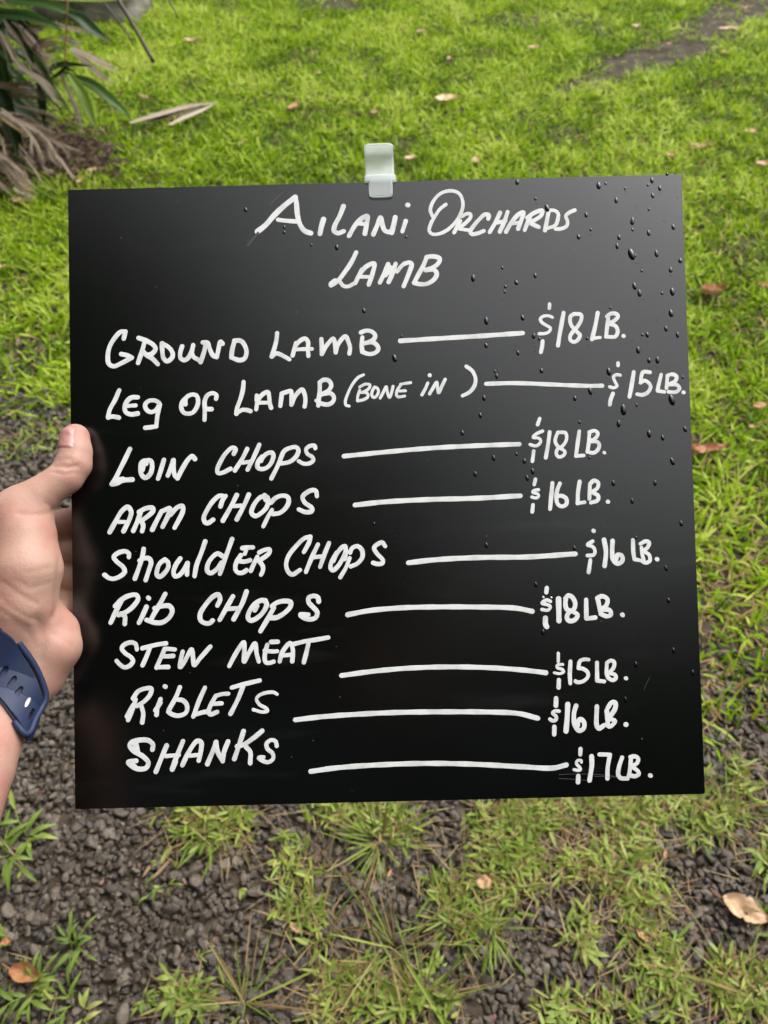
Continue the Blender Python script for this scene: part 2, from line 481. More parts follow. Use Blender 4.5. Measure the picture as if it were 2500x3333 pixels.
# faint wiped smears and dust
mpp = n.new('ShaderNodeMapping'); mpp.inputs['Rotation'].default_value = (0, 0, .9); mpp.inputs['Scale'].default_value = (3, 22, 3)
t2 = n.new('ShaderNodeTexNoise'); t2.inputs['Scale'].default_value = 2.2; t2.inputs['Detail'].default_value = 8
l.new(tc.outputs['Object'], mpp.inputs[0]); l.new(mpp.outputs[0], t2.inputs['Vector'])
rr = n.new('ShaderNodeValToRGB'); rr.color_ramp.elements[0].position = .60; rr.color_ramp.elements[0].color = (.0016, .0018, .0017, 1); rr.color_ramp.elements[1].position = .86; rr.color_ramp.elements[1].color = (.009, .0095, .009, 1)
l.new(t2.outputs['Fac'], rr.inputs[0])
t3 = n.new('ShaderNodeTexVoronoi'); t3.inputs['Scale'].default_value = 65
lt = n.new('ShaderNodeMath'); lt.operation = 'LESS_THAN'; lt.inputs[1].default_value = .026
l.new(tc.outputs['Object'], t3.inputs['Vector']); l.new(t3.outputs['Distance'], lt.inputs[0])
mx = n.new('ShaderNodeMix'); mx.data_type = 'RGBA'
l.new(lt.outputs[0], mx.inputs[0]); l.new(rr.outputs[0], mx.inputs[6]); mx.inputs[7].default_value = (.05, .05, .048, 1)
l.new(mx.outputs[2], b.inputs['Base Color'])

# a satin coat without a long gloss tail
gl = n.new('ShaderNodeBsdfAnisotropic'); gl.distribution = 'BECKMANN'; gl.inputs['Color'].default_value = (1, 1, 1, 1)
df = n.new('ShaderNodeBsdfDiffuse'); fr = n.new('ShaderNodeFresnel'); fr.inputs['IOR'].default_value = 1.62
ms_ = n.new('ShaderNodeMixShader')
l.new(mp.outputs[0], gl.inputs['Roughness']); l.new(mx.outputs[2], df.inputs['Color'])
l.new(fr.outputs[0], ms_.inputs[0]); l.new(df.outputs[0], ms_.inputs[1]); l.new(gl.outputs[0], ms_.inputs[2])
l.new(ms_.outputs[0], n['Material Output'].inputs['Surface'])
TH = .0032
bm = bmesh.new()
bmesh.ops.create_cube(bm, size=1)
for vv in bm.verts: vv.co = Vector((vv.co.x*BW, vv.co.y*BH, (vv.co.z - .5)*TH))
bmesh.ops.bevel(bm, geom=bm.edges[:], offset=.0006, segments=3, affect='EDGES')
from_bm('panel', bm, mb, sign, smooth=False)

# --- handwriting: each mark is a low ridge of dried paint
mk = mat('white_paint_marker', (.78, .79, .77), rough=.55, spec=.3)
noise_color(mk, (.36, .37, .36), (.475, .483, .472), 110, 7, .28, .54)
wr = np.random.default_rng(2)
def stroke_mesh(strokes, x0, y0, sc, V, F):
    for pts, w in strokes:
        p = np.array([(x0 + sc*a, y0 + sc*b_) for a, b_ in pts])
        wpx = w*sc*.965
        q = crom(p, 2.0)
        if len(q) > 4:                                             # take the corners off
            for _ in range(2): q[1:-1] = q[1:-1]*.5 + (q[:-2] + q[2:])*.25
        if len(q) < 2: q = np.vstack([q, q + [.3, .1]])
        q = np.array([to_board(a, b_) for a, b_ in q])
        w_m = wpx*PXM
        m = len(q)
        tang = np.gradient(q, axis=0); tang /= np.linalg.norm(tang, axis=1)[:, None] + 1e-12
        ph = wr.uniform(0, 6)
        ww = w_m*(1 + .05*np.sin(np.linspace(0, m*.14, m) + ph))
        pre, post = [], []
        for a in (85, 68, 50, 32, 15):
            a = math.radians(a)
            pre.append((q[0] - tang[0]*w_m/2*math.sin(a), tang[0], ww[0]*math.cos(a)))
            post.insert(0, (q[-1] + tang[-1]*w_m/2*math.sin(a), tang[-1], ww[-1]*math.cos(a)))
        st = pre + [(q[i], tang[i], ww[i]) for i in range(m)] + post
        h = .00005 + wr.uniform(0, .00004)
        base = len(V)
        for (c, tg, wi) in st:
            nx, ny = -tg[1], tg[0]
            k = min(1, wi/w_m*1.3)
            for s_, hh in ((-1, -.00003), (-.90, .9*h), (0, h), (.90, .9*h), (1, -.00003)):
                V.append((c[0] + nx*s_*wi/2, c[1] + ny*s_*wi/2, hh))
        for i in range(len(st) - 1):
            for k in range(4):
                F.append((base + i*5 + k, base + i*5 + k + 1, base + (i+1)*5 + k + 1, base + (i+1)*5 + k))
def S_(txt, w):
    return ([tuple(map(float, t.split(','))) for t in txt.split()], w)
def parse(block, w):
    out = []
    for s in block.split(';'):
        s = s.strip()
        if not s: continue
        ww = w
        if '@' in s: s, ws = s.split('@'); ww = float(ws)
        out.append(S_(s, ww))
    return out
def writing(name, label, chunks):
    V, F = [], []
    for (x0, y0, sc, w, block) in chunks: stroke_mesh(parse(block, w), x0, y0, sc, V, F)
    o = mesh_obj(name, V, F, mk, sign, smooth=False)
    o['label'] = label
    return o
a5, a4, a6, a55 = 500/1659, 400/1659, 600/1659, 550/1659
writing('lettering', 'heading of two words in tall slanted white letters', [
 (800, 580, a6, 46, "105,480 170,430 260,330 350,245 445,172@52;445,175 455,220 465,330 490,420 530,475 585,495@48;292,375 370,385 455,390@42;700,370 680,440 668,498@50;880,252 845,340 800,430 795,475 830,495 880,478@46;930,518 980,430 1040,365 1095,342 1090,400 1072,500;1000,405 1080,415@42;1148,505 1185,420 1212,355 1230,420 1250,470 1300,485 1325,440 1345,352;1315,492 1325,450;1440,385 1410,478@42;1455,241 1461,243@44"),
 (1350, 580, a6, 40, "160,345 140,290 155,230 200,165 260,125 340,115 400,140 430,200 430,270 400,345 350,415 280,475 200,505 150,500 130,470 145,410 190,330 230,275 280,237@34;408,385 385,430 355,488;422,345 470,320 500,322 503,350 470,392 420,435 400,455 440,462 490,470@36;662,365 665,330 630,328 580,372 530,430 500,480 515,503 560,498 620,475;768,310 725,400 675,485;835,305 805,395 765,482;745,400 815,385;822,482 870,400 930,330 978,308 955,390 930,455@42;875,410 945,400@36;990,465 1015,400 1040,340;1012,355 1080,310 1148,292 1138,335 1090,372 1040,400 1080,425 1115,440;1205,300 1190,380 1172,470;1200,290 1260,292 1290,320 1288,370 1265,425 1195,450@36;1440,288 1390,310 1360,340 1375,390 1368,430 1320,455 1268,458@36")])
writing('lettering', 'word LAMB in slanted white letters under the heading', [
 (1030, 780, a5, 52, "428,140 380,240 310,345 245,430 200,470 157,493;200,450 165,480@70;250,450 290,500 340,507 395,480@46;420,468 470,370 540,290 625,257 610,350 565,485;480,402 580,402@44;490,322 440,420@44;685,462 730,370 775,265;780,458 820,370 855,262;790,300 745,380@60;820,310 800,360@60;870,345 930,275 965,258@48;945,262 1000,248 1028,262 1000,360 942,502;1190,190 1150,290 1100,380 1055,465;1190,188 1260,182 1332,205 1320,250 1260,300 1180,330;1180,332 1270,328 1300,370 1270,430 1200,475 1120,482 1055,467")])
writing('lettering', 'words GROUND LAMB in white letters', [
 (320, 1040, a5, 52, "275,205 292,130;292,130 240,135 170,210 120,300 102,400 114,478 165,506 250,472 362,412;362,412 310,387 248,374;430,468 470,350 495,262;437,200 520,230 600,280 618,320 580,370 530,385@54;490,350 520,385 580,420 642,482;688,258 690,330 705,420 740,452 790,420 805,375 770,310 690,258;905,290 885,360 890,420 930,440 975,410 1010,340 1025,277;1010,365 1030,405 1085,438;1105,460 1145,340 1162,250;1130,248 1180,250 1200,310 1240,390 1278,405;1280,405 1300,310 1320,240 1342,262;1472,230 1445,330 1437,410;1470,228 1540,232 1590,300 1600,370 1575,425 1520,440 1450,415"),
 (820, 1040, a5, 50, "272,148 265,220 240,320 212,400;215,402 250,368 290,372 350,400 403,430;440,388 470,290 520,230 575,207 605,240 605,320 610,392;475,325 560,320 648,318@44;475,255 455,330;750,212 755,300 755,368;755,372 800,290 880,207 900,290 905,355;905,355 930,270 1010,182 1045,250 1060,310 1052,368;1178,140 1240,120 1300,135 1330,170 1320,210 1270,242 1200,262;1192,195 1185,280 1192,348;1215,257 1300,247 1350,278 1365,320 1330,360 1260,373 1192,350")])
writing('lettering', 'words LEG OF LAMB followed by BONE IN in small bracketed letters', [
 (320, 1230, a5, 50, "225,135 180,240 125,340 105,422;107,430 150,418 223,430;425,210 360,212 310,252 285,320 297,370 350,395 425,385@54;310,305 360,300 403,298@46;655,270 620,247 550,247 507,287 517,340 565,370 620,350 660,290 665,290;665,290 640,400 627,512;625,525 570,533 507,540;940,285 945,220 1010,180 1060,192 1078,240 1062,320 1010,380 930,380 897,330 907,260 950,212;1272,225 1275,187 1235,165 1180,187 1150,250 1150,350 1147,452;1160,337 1223,338@52"),
 (700, 1200, a5, 50, "308,145 300,230 270,340 237,430 230,488;235,480 290,447 340,447 383,460;445,438 460,350 500,290 570,252 585,310 590,370 605,423;480,368 585,368@46;450,292 448,340;705,402 715,320 722,270;720,270 780,250 820,242 825,310 825,388;825,388 870,290 940,227 970,290 975,360 967,408;1130,150 1130,250 1118,340 1115,398;1130,148 1175,120 1230,132 1255,180 1230,230 1150,280;1170,272 1250,267 1285,310 1270,360 1220,388 1130,375;1092,345 1130,378@40"),
 (1100, 1150, a5, 34, "276,233 220,260 160,330 105,440 80,520 87,560 120,570;235,400 215,460 210,512;235,365 290,335 345,340 330,385 270,420 250,425;265,422 318,432 323,470 280,500 215,515;395,365 370,410 367,460 390,480 425,450 438,400 415,370 392,372;457,483 490,420 522,360 532,420 557,478 580,420 595,357;675,347 640,400 632,450 647,470 720,462;675,335 730,325 785,318;662,408 728,405;970,322 940,390 908,448@38;990,237 993,238@44;990,438 1030,370 1067,312 1075,370 1087,428 1120,360 1158,282@38;1387,142 1450,190 1485,270 1475,350 1420,420 1347,458@44")])
writing('lettering', 'words LOIN CHOPS in white letters', [
 (340, 1430, a5, 54, "275,105 220,220 160,340 110,440 80,483;82,485 130,478 200,445 302,435;120,445 200,428;450,262 440,232 402,252 390,300 400,380 440,415 490,380 515,300 500,232 442,232;430,255 412,330;642,223 610,330 580,423@52;685,388 720,300 745,227;745,227 745,300 760,390 790,420;790,420 840,320 910,210 950,182 977,213"),
 (660, 1410, a5, 50, "335,223 355,172 320,157 250,215 190,310 157,390 162,430 210,428 300,385;480,170 430,270 347,403;610,125 560,240 485,393;430,320 530,305@44;630,300 650,260 700,217 748,212 763,240 740,320 690,373 630,388 592,370 597,310 640,252;850,252 820,330 742,488;850,250 880,192 950,157 1010,152 1033,185 1010,250 940,308 850,328;1215,163 1210,137 1160,137 1117,170 1127,220 1185,260 1195,290 1160,323 1090,330 1037,302@46")])
writing('lettering', 'words ARM CHOPS in white letters', [
 (330, 1600, a5, 54, "90,438 150,330 220,212 285,167 322,220 302,300 240,428;180,327 280,330@46;345,423 390,320 420,232;407,220 480,182 550,177 560,205 510,260 440,310;430,315 452,370 440,426;550,412 600,310 650,215;650,215 740,182 720,260 662,378;745,250 820,172 875,155 880,210 840,300 792,388"),
 (620, 1560, a5, 52, "325,293 345,230 378,182;350,180 310,180 240,240 175,340 142,420 162,470 190,473 245,437;500,170 450,270 350,448;630,165 580,280 500,433;450,290 560,285@46;812,222 800,192 760,192 700,252 662,330 662,370 700,398 770,360 828,290 838,210 800,172;880,332 840,400 787,508@46;870,252 920,202 990,177 1050,192 1060,250 1020,320 960,365 890,375;1365,180 1355,127 1320,117 1250,147 1212,190 1232,250 1310,310 1308,345 1240,355 1172,327")])
writing('lettering', 'words SHOULDER CHOPS in white letters', [
 (320, 1720, a5, 52, "330,308 330,272 290,247 210,267 167,310 200,360 270,420 285,470 240,515 160,545 110,533 67,502;490,222 475,310 440,420 395,543;447,345 500,322 550,327 570,370 550,440 512,558;720,337 670,372 637,440 632,500 660,523 710,488 755,420 748,360 715,337;885,325 840,390 812,470 827,518 870,508 930,440 965,370 960,430 958,497;1155,140 1110,270 1060,400 1040,513;1340,300 1290,272 1230,312 1182,390 1177,460 1210,483 1270,450 1330,370;1445,115 1400,240 1350,380 1315,488;1540,290 1490,370 1480,440 1510,478 1560,478 1600,452;1500,347 1570,360 1638,345;1557,213 1600,207 1668,205;1600,225 1582,275@44"),
 (780, 1720, a5, 50, "190,308 155,380 120,458;212,260 270,232 325,227 320,265 270,310 205,350;220,362 250,410 250,460 232,498;695,253 750,150 763,95;763,90 700,107 600,202 522,310 502,400 532,478 570,498 650,450;845,175 790,290 717,468;965,160 920,270 870,413;790,312 910,302;1012,352 1050,272 1110,202 1138,192 1145,240 1110,330 1060,410 1007,453 982,430 992,360 1050,262;1188,320 1150,420 1087,528@46;1195,260 1212,217 1270,192 1320,232 1325,310 1270,380 1202,410;1155,250 1135,330;1570,190 1540,152 1480,177 1452,210 1482,270 1545,340 1543,375 1490,385 1442,372")])
writing('lettering', 'words RIB CHOPS in white letters', [
 (320, 1900, a5, 54, "135,418 190,300 250,185;182,240 250,172 340,127 410,122 430,160 390,230 310,300 220,338;240,325 285,352 285,433;520,250 480,340 440,420;540,153 545,158@54;722,112 670,210 600,330 565,395;610,265 700,240 770,242 798,290 770,360 690,418 610,420 522,392"),
 (620, 1900, a5, 54, "292,233 320,170 300,117 240,142 160,232 107,320 107,390 160,428 210,425 238,398;458,138 400,240 317,388;605,85 560,210 467,383;380,275 510,265@48;695,285 720,240;810,182 760,182 690,222 632,310 622,370 650,398 720,370 790,300 823,220 800,182;900,262 840,370 757,510;880,242 940,202 1040,187 1083,202 1078,250 1010,320 930,365 860,370;1385,193 1375,147 1330,132 1277,152 1277,200 1330,260 1370,310 1350,368 1290,385 1220,365 1187,335 1270,335")])
writing('lettering', 'words STEW MEAT in white letters', [
 (340, 2050, a5, 50, "350,210 335,152 290,137 220,157 187,200 220,250 290,300 308,340 270,390 215,405 172,380 132,337;410,200 480,182 570,160 665,147;490,197 450,300 412,383;650,212 610,300 562,408;650,207 700,207 758,213;640,287 700,285 743,282;567,406 640,402 690,402;845,237 825,320 817,403 860,350 940,212 955,290 970,383 1030,310 1143,182"),
 (680, 2040, a5, 50, "220,423 290,290 378,167 383,260 380,378 440,270 498,182 515,290 538,373;630,197 610,270 602,350 617,388 660,390 698,377;672,165 743,163;602,257 680,268 738,265@46;765,373 790,280 878,177 905,240 900,373;800,312 890,302@46;910,190 1020,162 1160,140 1288,117;1075,182 1050,290 1025,383")])
writing('lettering', 'word RIBLETS in white letters', [
 (380, 2190, a55, 46, "112,462 150,370 185,265;100,428 160,320;160,252 210,182 290,152 338,155 330,210 270,280 200,325;240,322 260,400 250,488;430,260 400,340 390,413;430,295 380,368;473,134 478,136@48;620,142 580,240 510,368;590,262 650,272 690,322 680,390 620,420 560,415 507,385;865,148 810,270 752,428;765,412 830,392 890,380;970,232 920,320 902,390 920,408 985,385;975,225 1030,210 1095,205@42;940,305 1030,300@42;1132,145 1230,117 1320,95 1403,75;1240,132 1190,260 1117,403;1573,210 1540,192 1460,197 1392,227 1372,260 1400,310 1470,352 1480,375 1430,385 1342,362@36")])
writing('lettering', 'word SHANKS in white letters', [
 (380, 2350, a55, 48, "350,270 355,222 310,182 240,177 150,197 127,230 160,280 260,340 310,400 290,450 220,463 150,435 112,395 190,382@50;120,400 180,440;185,220 200,290@60;490,232 440,350 385,488;650,190 600,310 560,410;575,390 545,463@54;480,335 610,325@42;645,423 710,290 790,187 828,200 825,290 805,378;720,332 815,322@42;890,413 950,270 975,197;975,197 990,290 1040,383;1040,383 1055,290 1093,192;1245,90 1210,200 1155,363;1428,87 1340,160 1240,225 1182,240;1270,247 1310,292 1310,403;1570,235 1560,192 1520,177 1472,210 1477,260 1530,310 1535,360 1490,395 1440,385 1395,352 1440,345@42")])

DASH = [(1250, 950, 1000/1659, 27, "88,265 300,252 500,240 748,223"), (1250, 950, 1000/1659, 24, "552,497 700,493 900,500 1100,508 1178,507"),
 (0, 0, 1, 16, "1120,1485 1250,1472 1400,1459 1550,1451 1690,1446"), (0, 0, 1, 17, "1156,1644 1250,1634 1400,1626 1550,1622 1693,1614"),
 (0, 0, 1, 17.5, "1330,1832 1420,1822 1560,1815 1720,1813 1872,1803"), (0, 0, 1, 17, "1132,2001 1200,1988 1300,1979 1400,1976 1550,1976 1680,1980 1732,1990"),
 (0, 0, 1, 16.5, "1112,2199 1200,2187 1300,2177 1400,2172 1500,2171 1620,2175 1700,2181 1777,2190"), (0, 0, 1, 17, "962,2343 1050,2333 1180,2324 1300,2319 1450,2317 1600,2318 1690,2323 1750,2338"),
 (0, 0, 1, 17, "1012,2511 1100,2499 1250,2489 1400,2485 1550,2488 1700,2496 1800,2500 1843,2490")]
for i, (x0, y0, sc, w, s) in enumerate(DASH):
    writing('dash_line', 'long white dash joining words and price', [(x0, y0, sc, w, s)])
PRICES = [
 ('18', 1700, 960, 56, "368,125 365,178@54;405,303 360,284 290,287 242,325 262,370 330,415 383,450 360,498 300,523 228,525@46;275,625 268,690 252,772;558,242 530,390 500,560 482,682@60;700,257 652,290 647,370 682,440 740,500 778,545 748,610 695,637 648,610 648,550 690,490 750,420 797,330 792,267 702,257;1018,243 985,420 942,597@60;948,588 1048,575@50;1142,290 1200,252 1270,257 1292,290 1240,350 1172,380;1160,310 1145,430 1132,558;1190,397 1260,422 1288,490 1258,560 1130,565;1366,555 1370,556@58"),
 ('15', 1900, 1160, 54, "463,92 463,122;493,255 450,247 402,275 420,340 450,400 400,425 350,412@46;395,502 365,580 352,650@56;675,215 650,370 618,543@60;893,215 800,212 777,270 767,350;767,355 820,327 880,362 903,410 870,480 800,520 722,512;1045,247 1012,380 997,463;997,468 1090,480@50;1130,272 1117,428;1130,262 1190,242 1253,272 1238,330 1140,380;1150,382 1250,382 1293,430 1250,480 1147,480;1346,486 1350,487@54"),
 ('18', 1680, 1340, 54, "318,95 290,173;358,262 270,302 228,348 300,357 333,390 310,440 260,463 190,445@46;237,532 220,668@54;452,275 430,450 400,620@56;560,290 542,330 527,400 562,470 640,520 662,550 640,590 580,613 542,570 562,500 620,470 678,380 668,290 562,280@50;852,267 830,430 807,598@56;808,598 910,592;990,282 980,420 962,543;987,277 1060,257 1103,292 1078,350 1002,400;1002,402 1100,412 1123,460 1090,530 1040,558 962,542;1189,553 1192,555@50"),
 ('16', 1680, 1530, 56, "260,127 245,193;303,267 240,277 222,300 300,330 298,365 260,378 212,365@44;228,472 217,562;490,177 475,340 458,523@60;590,182 555,272 542,370 562,460 620,493 678,460 678,390 620,350 542,352@58;858,157 835,300 830,448@58;830,450 925,435@52;995,197 988,388@54;1002,182 1050,142 1108,172 1098,240 1022,300;1040,307 1108,350 1098,410 1012,440;1237,428 1241,430@58"),
 ('16', 1860, 1700, 58, "297,115 300,118@60;285,257 217,305 290,332 318,390 300,440 217,450@52;255,512 232,673;440,237 465,400 448,588@66;555,252 550,400 562,500 620,558 688,520 678,450 620,442 602,498@66;830,242 835,400 850,498;850,500 950,520@54;945,342 955,430 975,508@54;932,290 1000,257 1048,272 1028,340 962,390@54;970,392 1048,440 1058,520 1000,548 962,530@54;1154,498 1158,500@64"),
 ('18', 1700, 1880, 64, "330,142 325,197;285,262 286,263@32;394,266 395,267@26;380,322 330,302 267,345 340,367 378,390 350,440 267,432@48;312,547 315,640 330,662@72;490,287 495,582@76;590,282 582,360 602,430 690,462 748,510 710,570 640,588 602,550 622,480 700,420 713,340 670,262 620,242 582,282;862,302 865,540@64;870,555 985,540;1020,292 1050,448;1012,280 1080,252 1148,290 1138,370 1072,430;1080,432 1180,442 1198,500 1140,523 1060,490;1350,503 1354,506@66"),
 ('15', 1740, 2100, 54, "320,112 320,218@48;380,260 310,267 302,300 380,332 393,360 340,385 267,373@42;328,472 325,572@60;485,222 475,400 482,513@58;728,195 670,192 612,217 592,310;592,310 660,322 718,370 718,430 650,490 570,500 552,487;842,237 845,470@58;845,480 940,490;975,242 975,400 1000,448;977,237 1030,207 1073,227 1068,300 1012,370;1020,382 1088,402 1098,450 1050,473 990,440;1232,447 1236,449@58"),
 ('16', 1740, 2250, 66, "290,97 288,193;330,270 270,267 242,295 290,340 288,385 240,400 207,377@50;267,482 265,578;448,177 440,350 425,537@72;560,197 532,300 542,450 602,533 663,500 668,420 620,377 582,420 582,458;840,207 842,470 870,503 938,460;975,262 985,380 990,458;990,222 1040,152 1088,152 1088,230 1030,330;1000,372 1088,402 1058,450 1010,480 970,450@58;1232,450 1236,451@66"),
 ('17', 1820, 2410, 60, "288,117 285,187;300,292 300,272 250,272 232,310 280,370 288,395 250,405 202,395@44;258,482 255,562@64;438,217 440,340 410,537@66;547,190 685,192;683,205 655,370 652,513;850,232 810,350 797,460 830,508 923,515;970,242 960,360 945,463@58;962,225 1030,217 1068,250 1048,310 982,350@58;990,362 1058,410 1078,450 1030,483 940,470@58;1230,474 1234,476@64")]
for (nm, x0, y0, w, s) in PRICES:
    writing('price', 'handwritten price of %s dollars a pound' % nm, [(x0, y0, a4, w, s)])
# pale scuffs on the panel
sc_m = mat('pale_scuff', (.032, .033, .032), rough=.5, spec=.3)
for (txt, w, x0, y0, sc) in [("0,462 200,455 480,458 620,472 800,490", 5, 1820, 2410, a4), ("0,515 200,525 420,548", 5, 1820, 2410, a4), ("480,485 640,490 800,500", 4, 1820, 2410, a4),
                             ("1480,598 1510,520 1555,435", 6, 1740, 2100, a4), ("806,800 840,758", 9, 0, 0, 1), ("878,668 922,625", 6, 0, 0, 1)]:
    V, F = [], []
    stroke_mesh(parse(txt, w), x0, y0, sc, V, F)
    mesh_obj('scuff_mark', V, F, sc_m, sign)['label'] = 'thin pale scratch on the black panel'

# ------------------------------------------------------------------ clip, rain drops
def clip_part(name, verts2d, z0, z1, parent, m):
    pass
clip = bpy.data.objects.new('sign_clip', None)
cx_, cy_ = to_board(1238, 590)
cm_ = BM.copy(); cm_[:3, 3] = bc + ax*cx_ + ay*cy_
clip.matrix_world = Matrix(cm_.tolist())
COL.objects.link(clip)
tag(clip, 'translucent white plastic clip fixed on the top edge of the black menu board', 'clip')
mc = mat('frosted_plastic', (.66, .69, .68), rough=.30, spec=.5)
n, l, b = nodes(mc)
b.inputs['Subsurface Weight'].default_value = .0
tr = n.new('ShaderNodeBsdfTranslucent'); tr.inputs[0].default_value = (.82, .85, .84, 1)
tp = n.new('ShaderNodeBsdfTransparent'); tp.inputs[0].default_value = (.95, .97, .96, 1)
m1 = n.new('ShaderNodeMixShader'); m1.inputs[0].default_value = .45
m2 = n.new('ShaderNodeMixShader'); m2.inputs[0].default_value = .52
l.new(b.outputs[0], m1.inputs[1]); l.new(tr.outputs[0], m1.inputs[2]); l.new(m1.outputs[0], m2.inputs[1]); l.new(tp.outputs[0], m2.inputs[2]); l.new(m2.outputs[0], n['Material Output'].inputs[0])
k = PXM
def sheet(name, prof, halfw, thick, corner, skew=0.0):
    """A sheet bent along a profile of (y, z) points, with rounded end corners."""
    p = crom(np.array(prof), .0006); m_ = len(p)
    s = np.concatenate([[0], np.cumsum(np.linalg.norm(np.diff(p, axis=0), axis=1))]); tot = s[-1]
    V, F = [], []
    nx = 13
    for i in range(m_):
        hw = halfw
        for (c, e) in ((corner[0], s[i]), (corner[1], tot - s[i])):
            if c > 0 and e < c: hw = min(hw, halfw - c + math.sqrt(max(0, c*c - (c-e)**2)))
        for j in range(nx):
            V.append((hw*(2*j/(nx-1) - 1) + skew*s[i]/tot, p[i][0], p[i][1]))
    for i in range(m_-1):
        for j in range(nx-1):
            F.append((i*nx+j, i*nx+j+1, (i+1)*nx+j+1, (i+1)*nx+j))
    o = mesh_obj(name, V, F, mc, clip)
    so = o.modifiers.new('thickness', 'SOLIDIFY'); so.thickness = thick; so.offset = 0
    return o
# curled hook above the board edge, foot on the edge, tab in front and behind
sheet('hook', [(-.0002, .0005), (.006, -.0015), (.012, -.003), (.018, -.0015), (.0205, .0030), (.0212, .0065)], 47*k, .0012, (0, .003), skew=-.0006)
bm = bmesh.new()
bmesh.ops.create_cube(bm, size=1)
for vv in bm.verts: vv.co = Vector((vv.co.x*101*k - .0001, vv.co.y*.0044 + .0012, vv.co.z*.0075 - .0012))
bmesh.ops.bevel(bm, geom=bm.edges[:], offset=.0005, segments=2, affect='EDGES')
from_bm('foot', bm, mc, clip, smooth=False)
sheet('tab', [(.0035, .0016), (.0005, .0018), (-.005, .0017), (-.0105, .0016)], 37*k, .0013, (.0004, .0022)).location.x = .0001
sheet('tab', [(.0020, -.0045), (-.005, -.0046), (-.0105, -.0045)], 37*k, .0013, (.0004, .0022))
# rim of the front tab
pth = [(-36*k, .001), (-36*k, -.0085), (-34.5*k, -.0102), (-32*k, -.0107), (32*k, -.0107), (34.5*k, -.0102), (36*k, -.0085), (36*k, .001)]
pp = crom(np.array([(a, b_, .0019) for a, b_ in pth]), .0005)
V, F = tube(pp, .00055, 6)
mesh_obj('tab_rim', V, F, mc, clip).location.x = .0001

mw = mat('rain_water_on_black', (.0012, .0013, .0013), rough=.02, spec=.5)
mw.node_tree.nodes['Principled BSDF'].inputs['IOR'].default_value = 1.42
def drop_mesh(name, fat, tail):
    bm = bmesh.new()
    bmesh.ops.create_uvsphere(bm, u_segments=20, v_segments=14, radius=.5)
    for v_ in bm.verts:
        x, y, z = v_.co
        x *= 1 - tail*(y)                                # fuller at the bottom
        z = z*(1 - .45*y)
        z = max(z, -.10)
        v_.co = Vector((x, y, z*fat))
    me = bpy.data.meshes.new(name)
    bm.to_mesh(me); bm.free()
    me.polygons.foreach_set('use_smooth', np.ones(len(me.polygons), dtype=bool))
    me.materials.append(mw)
    return me
drop_meshes = [drop_mesh('raindrop', .50, .25), drop_mesh('raindrop', .44, .45), drop_mesh('raindrop', .56, .1)]
def zone(u, v):
    rows = [(655, 'along the top edge'), (770, 'in the heading row'), (905, 'beside the word lamb'), (1165, 'in the ground lamb row'), (1330, 'in the leg of lamb row'),
            (1530, 'in the loin chops row'), (1700, 'in the arm chops row'), (1880, 'in the shoulder chops row'), (2070, 'in the rib chops row'), (2230, 'in the stew meat row'), (2390, 'in the riblets row'), (9999, 'in the shanks row')]
    row = next(t for lim, t in rows if v < lim)
    edge = np.interp(v, [566, 2585], [2216, 2299])
    if u > edge - 130: side = 'at the board edge'
    elif u > 2050: side = 'past the prices'
    elif u > 1660: side = 'by the prices'
    elif u > 1300: side = 'by the dashes'
    else: side = 'by the item names'
    return row + ', ' + side
DR = []
SZ = {'t': (4.5, 5.5), 's': (8.5, 12), 'm': (11.5, 19.5), 'p': (14, 26), 'L': (20, 40)}
def drops(x0, y0, sc, txt):
    for t in txt.split():
        a, b_, c = t.split(',')
        DR.append((x0 + sc*float(a), y0 + sc*float(b_), c))
drops(1500, 560, 750/1659, "406,72,m 992,97,p 1042,82,s 1182,117,s 1186,139,t 1376,60,m 1346,93,s 1432,116,m 1436,150,t 1381,169,m 1118,203,m 1264,254,t 1354,268,s 538,193,s 546,222,t 620,258,p 622,218,t 902,308,m 935,413,s 937,446,t 847,466,m 871,464,t 1235,353,p 1236,415,s 1139,470,m 1125,534,m 1352,438,m 1529,396,m 1408,586,p 1580,638,m 1228,592,L 1256,600,s 1256,650,t 1272,652,t 1288,653,t 1302,711,s 1299,686,t 1511,705,m 1513,742,t 1250,822,p 1286,872,p 1522,862,p 1449,872,s 298,689,s 88,764,p 535,745,m 399,796,m 320,825,s 316,862,s 355,880,t 1485,14,s 1561,182,t 1465,352,t")
drops(1500, 900, 750/1659, "183,319,p 444,297,m 181,496,m 411,550,m 397,500,t 392,525,t 525,428,m 566,450,s 524,474,t 533,500,t 541,536,t 574,347,t 909,446,s 916,488,t 1078,226,s 1513,265,p 1477,376,m 1560,420,m 1306,420,s 1342,420,m 1341,467,t 1238,447,t 1242,467,t 1276,530,p 1355,605,m 1415,602,p 1357,655,t 1411,650,t 258,718,m 270,679,t 246,683,s 580,678,m 1065,686,p 931,826,p 1598,726,s 1410,314,t 298,163,t 1317,163,t 156,840,t 167,875,m 821,878,m 195,383,t 206,372,t 944,862,t")
drops(1500, 1280, 800/1659, "131,149,m 1097,112,L 1187,80,s 1423,45,L 1443,110,t 1100,166,t 1065,206,p 1065,258,t 800,196,s 1271,275,p 1362,301,m 1371,343,t 1513,243,m 1427,460,p 222,438,m 375,411,s 429,458,m 484,527,m 447,573,m 97,546,m 10,268,m 597,456,t 868,436,s 728,436,t 1029,607,m 1311,606,m 1156,727,m 888,290,s 661,48,t")
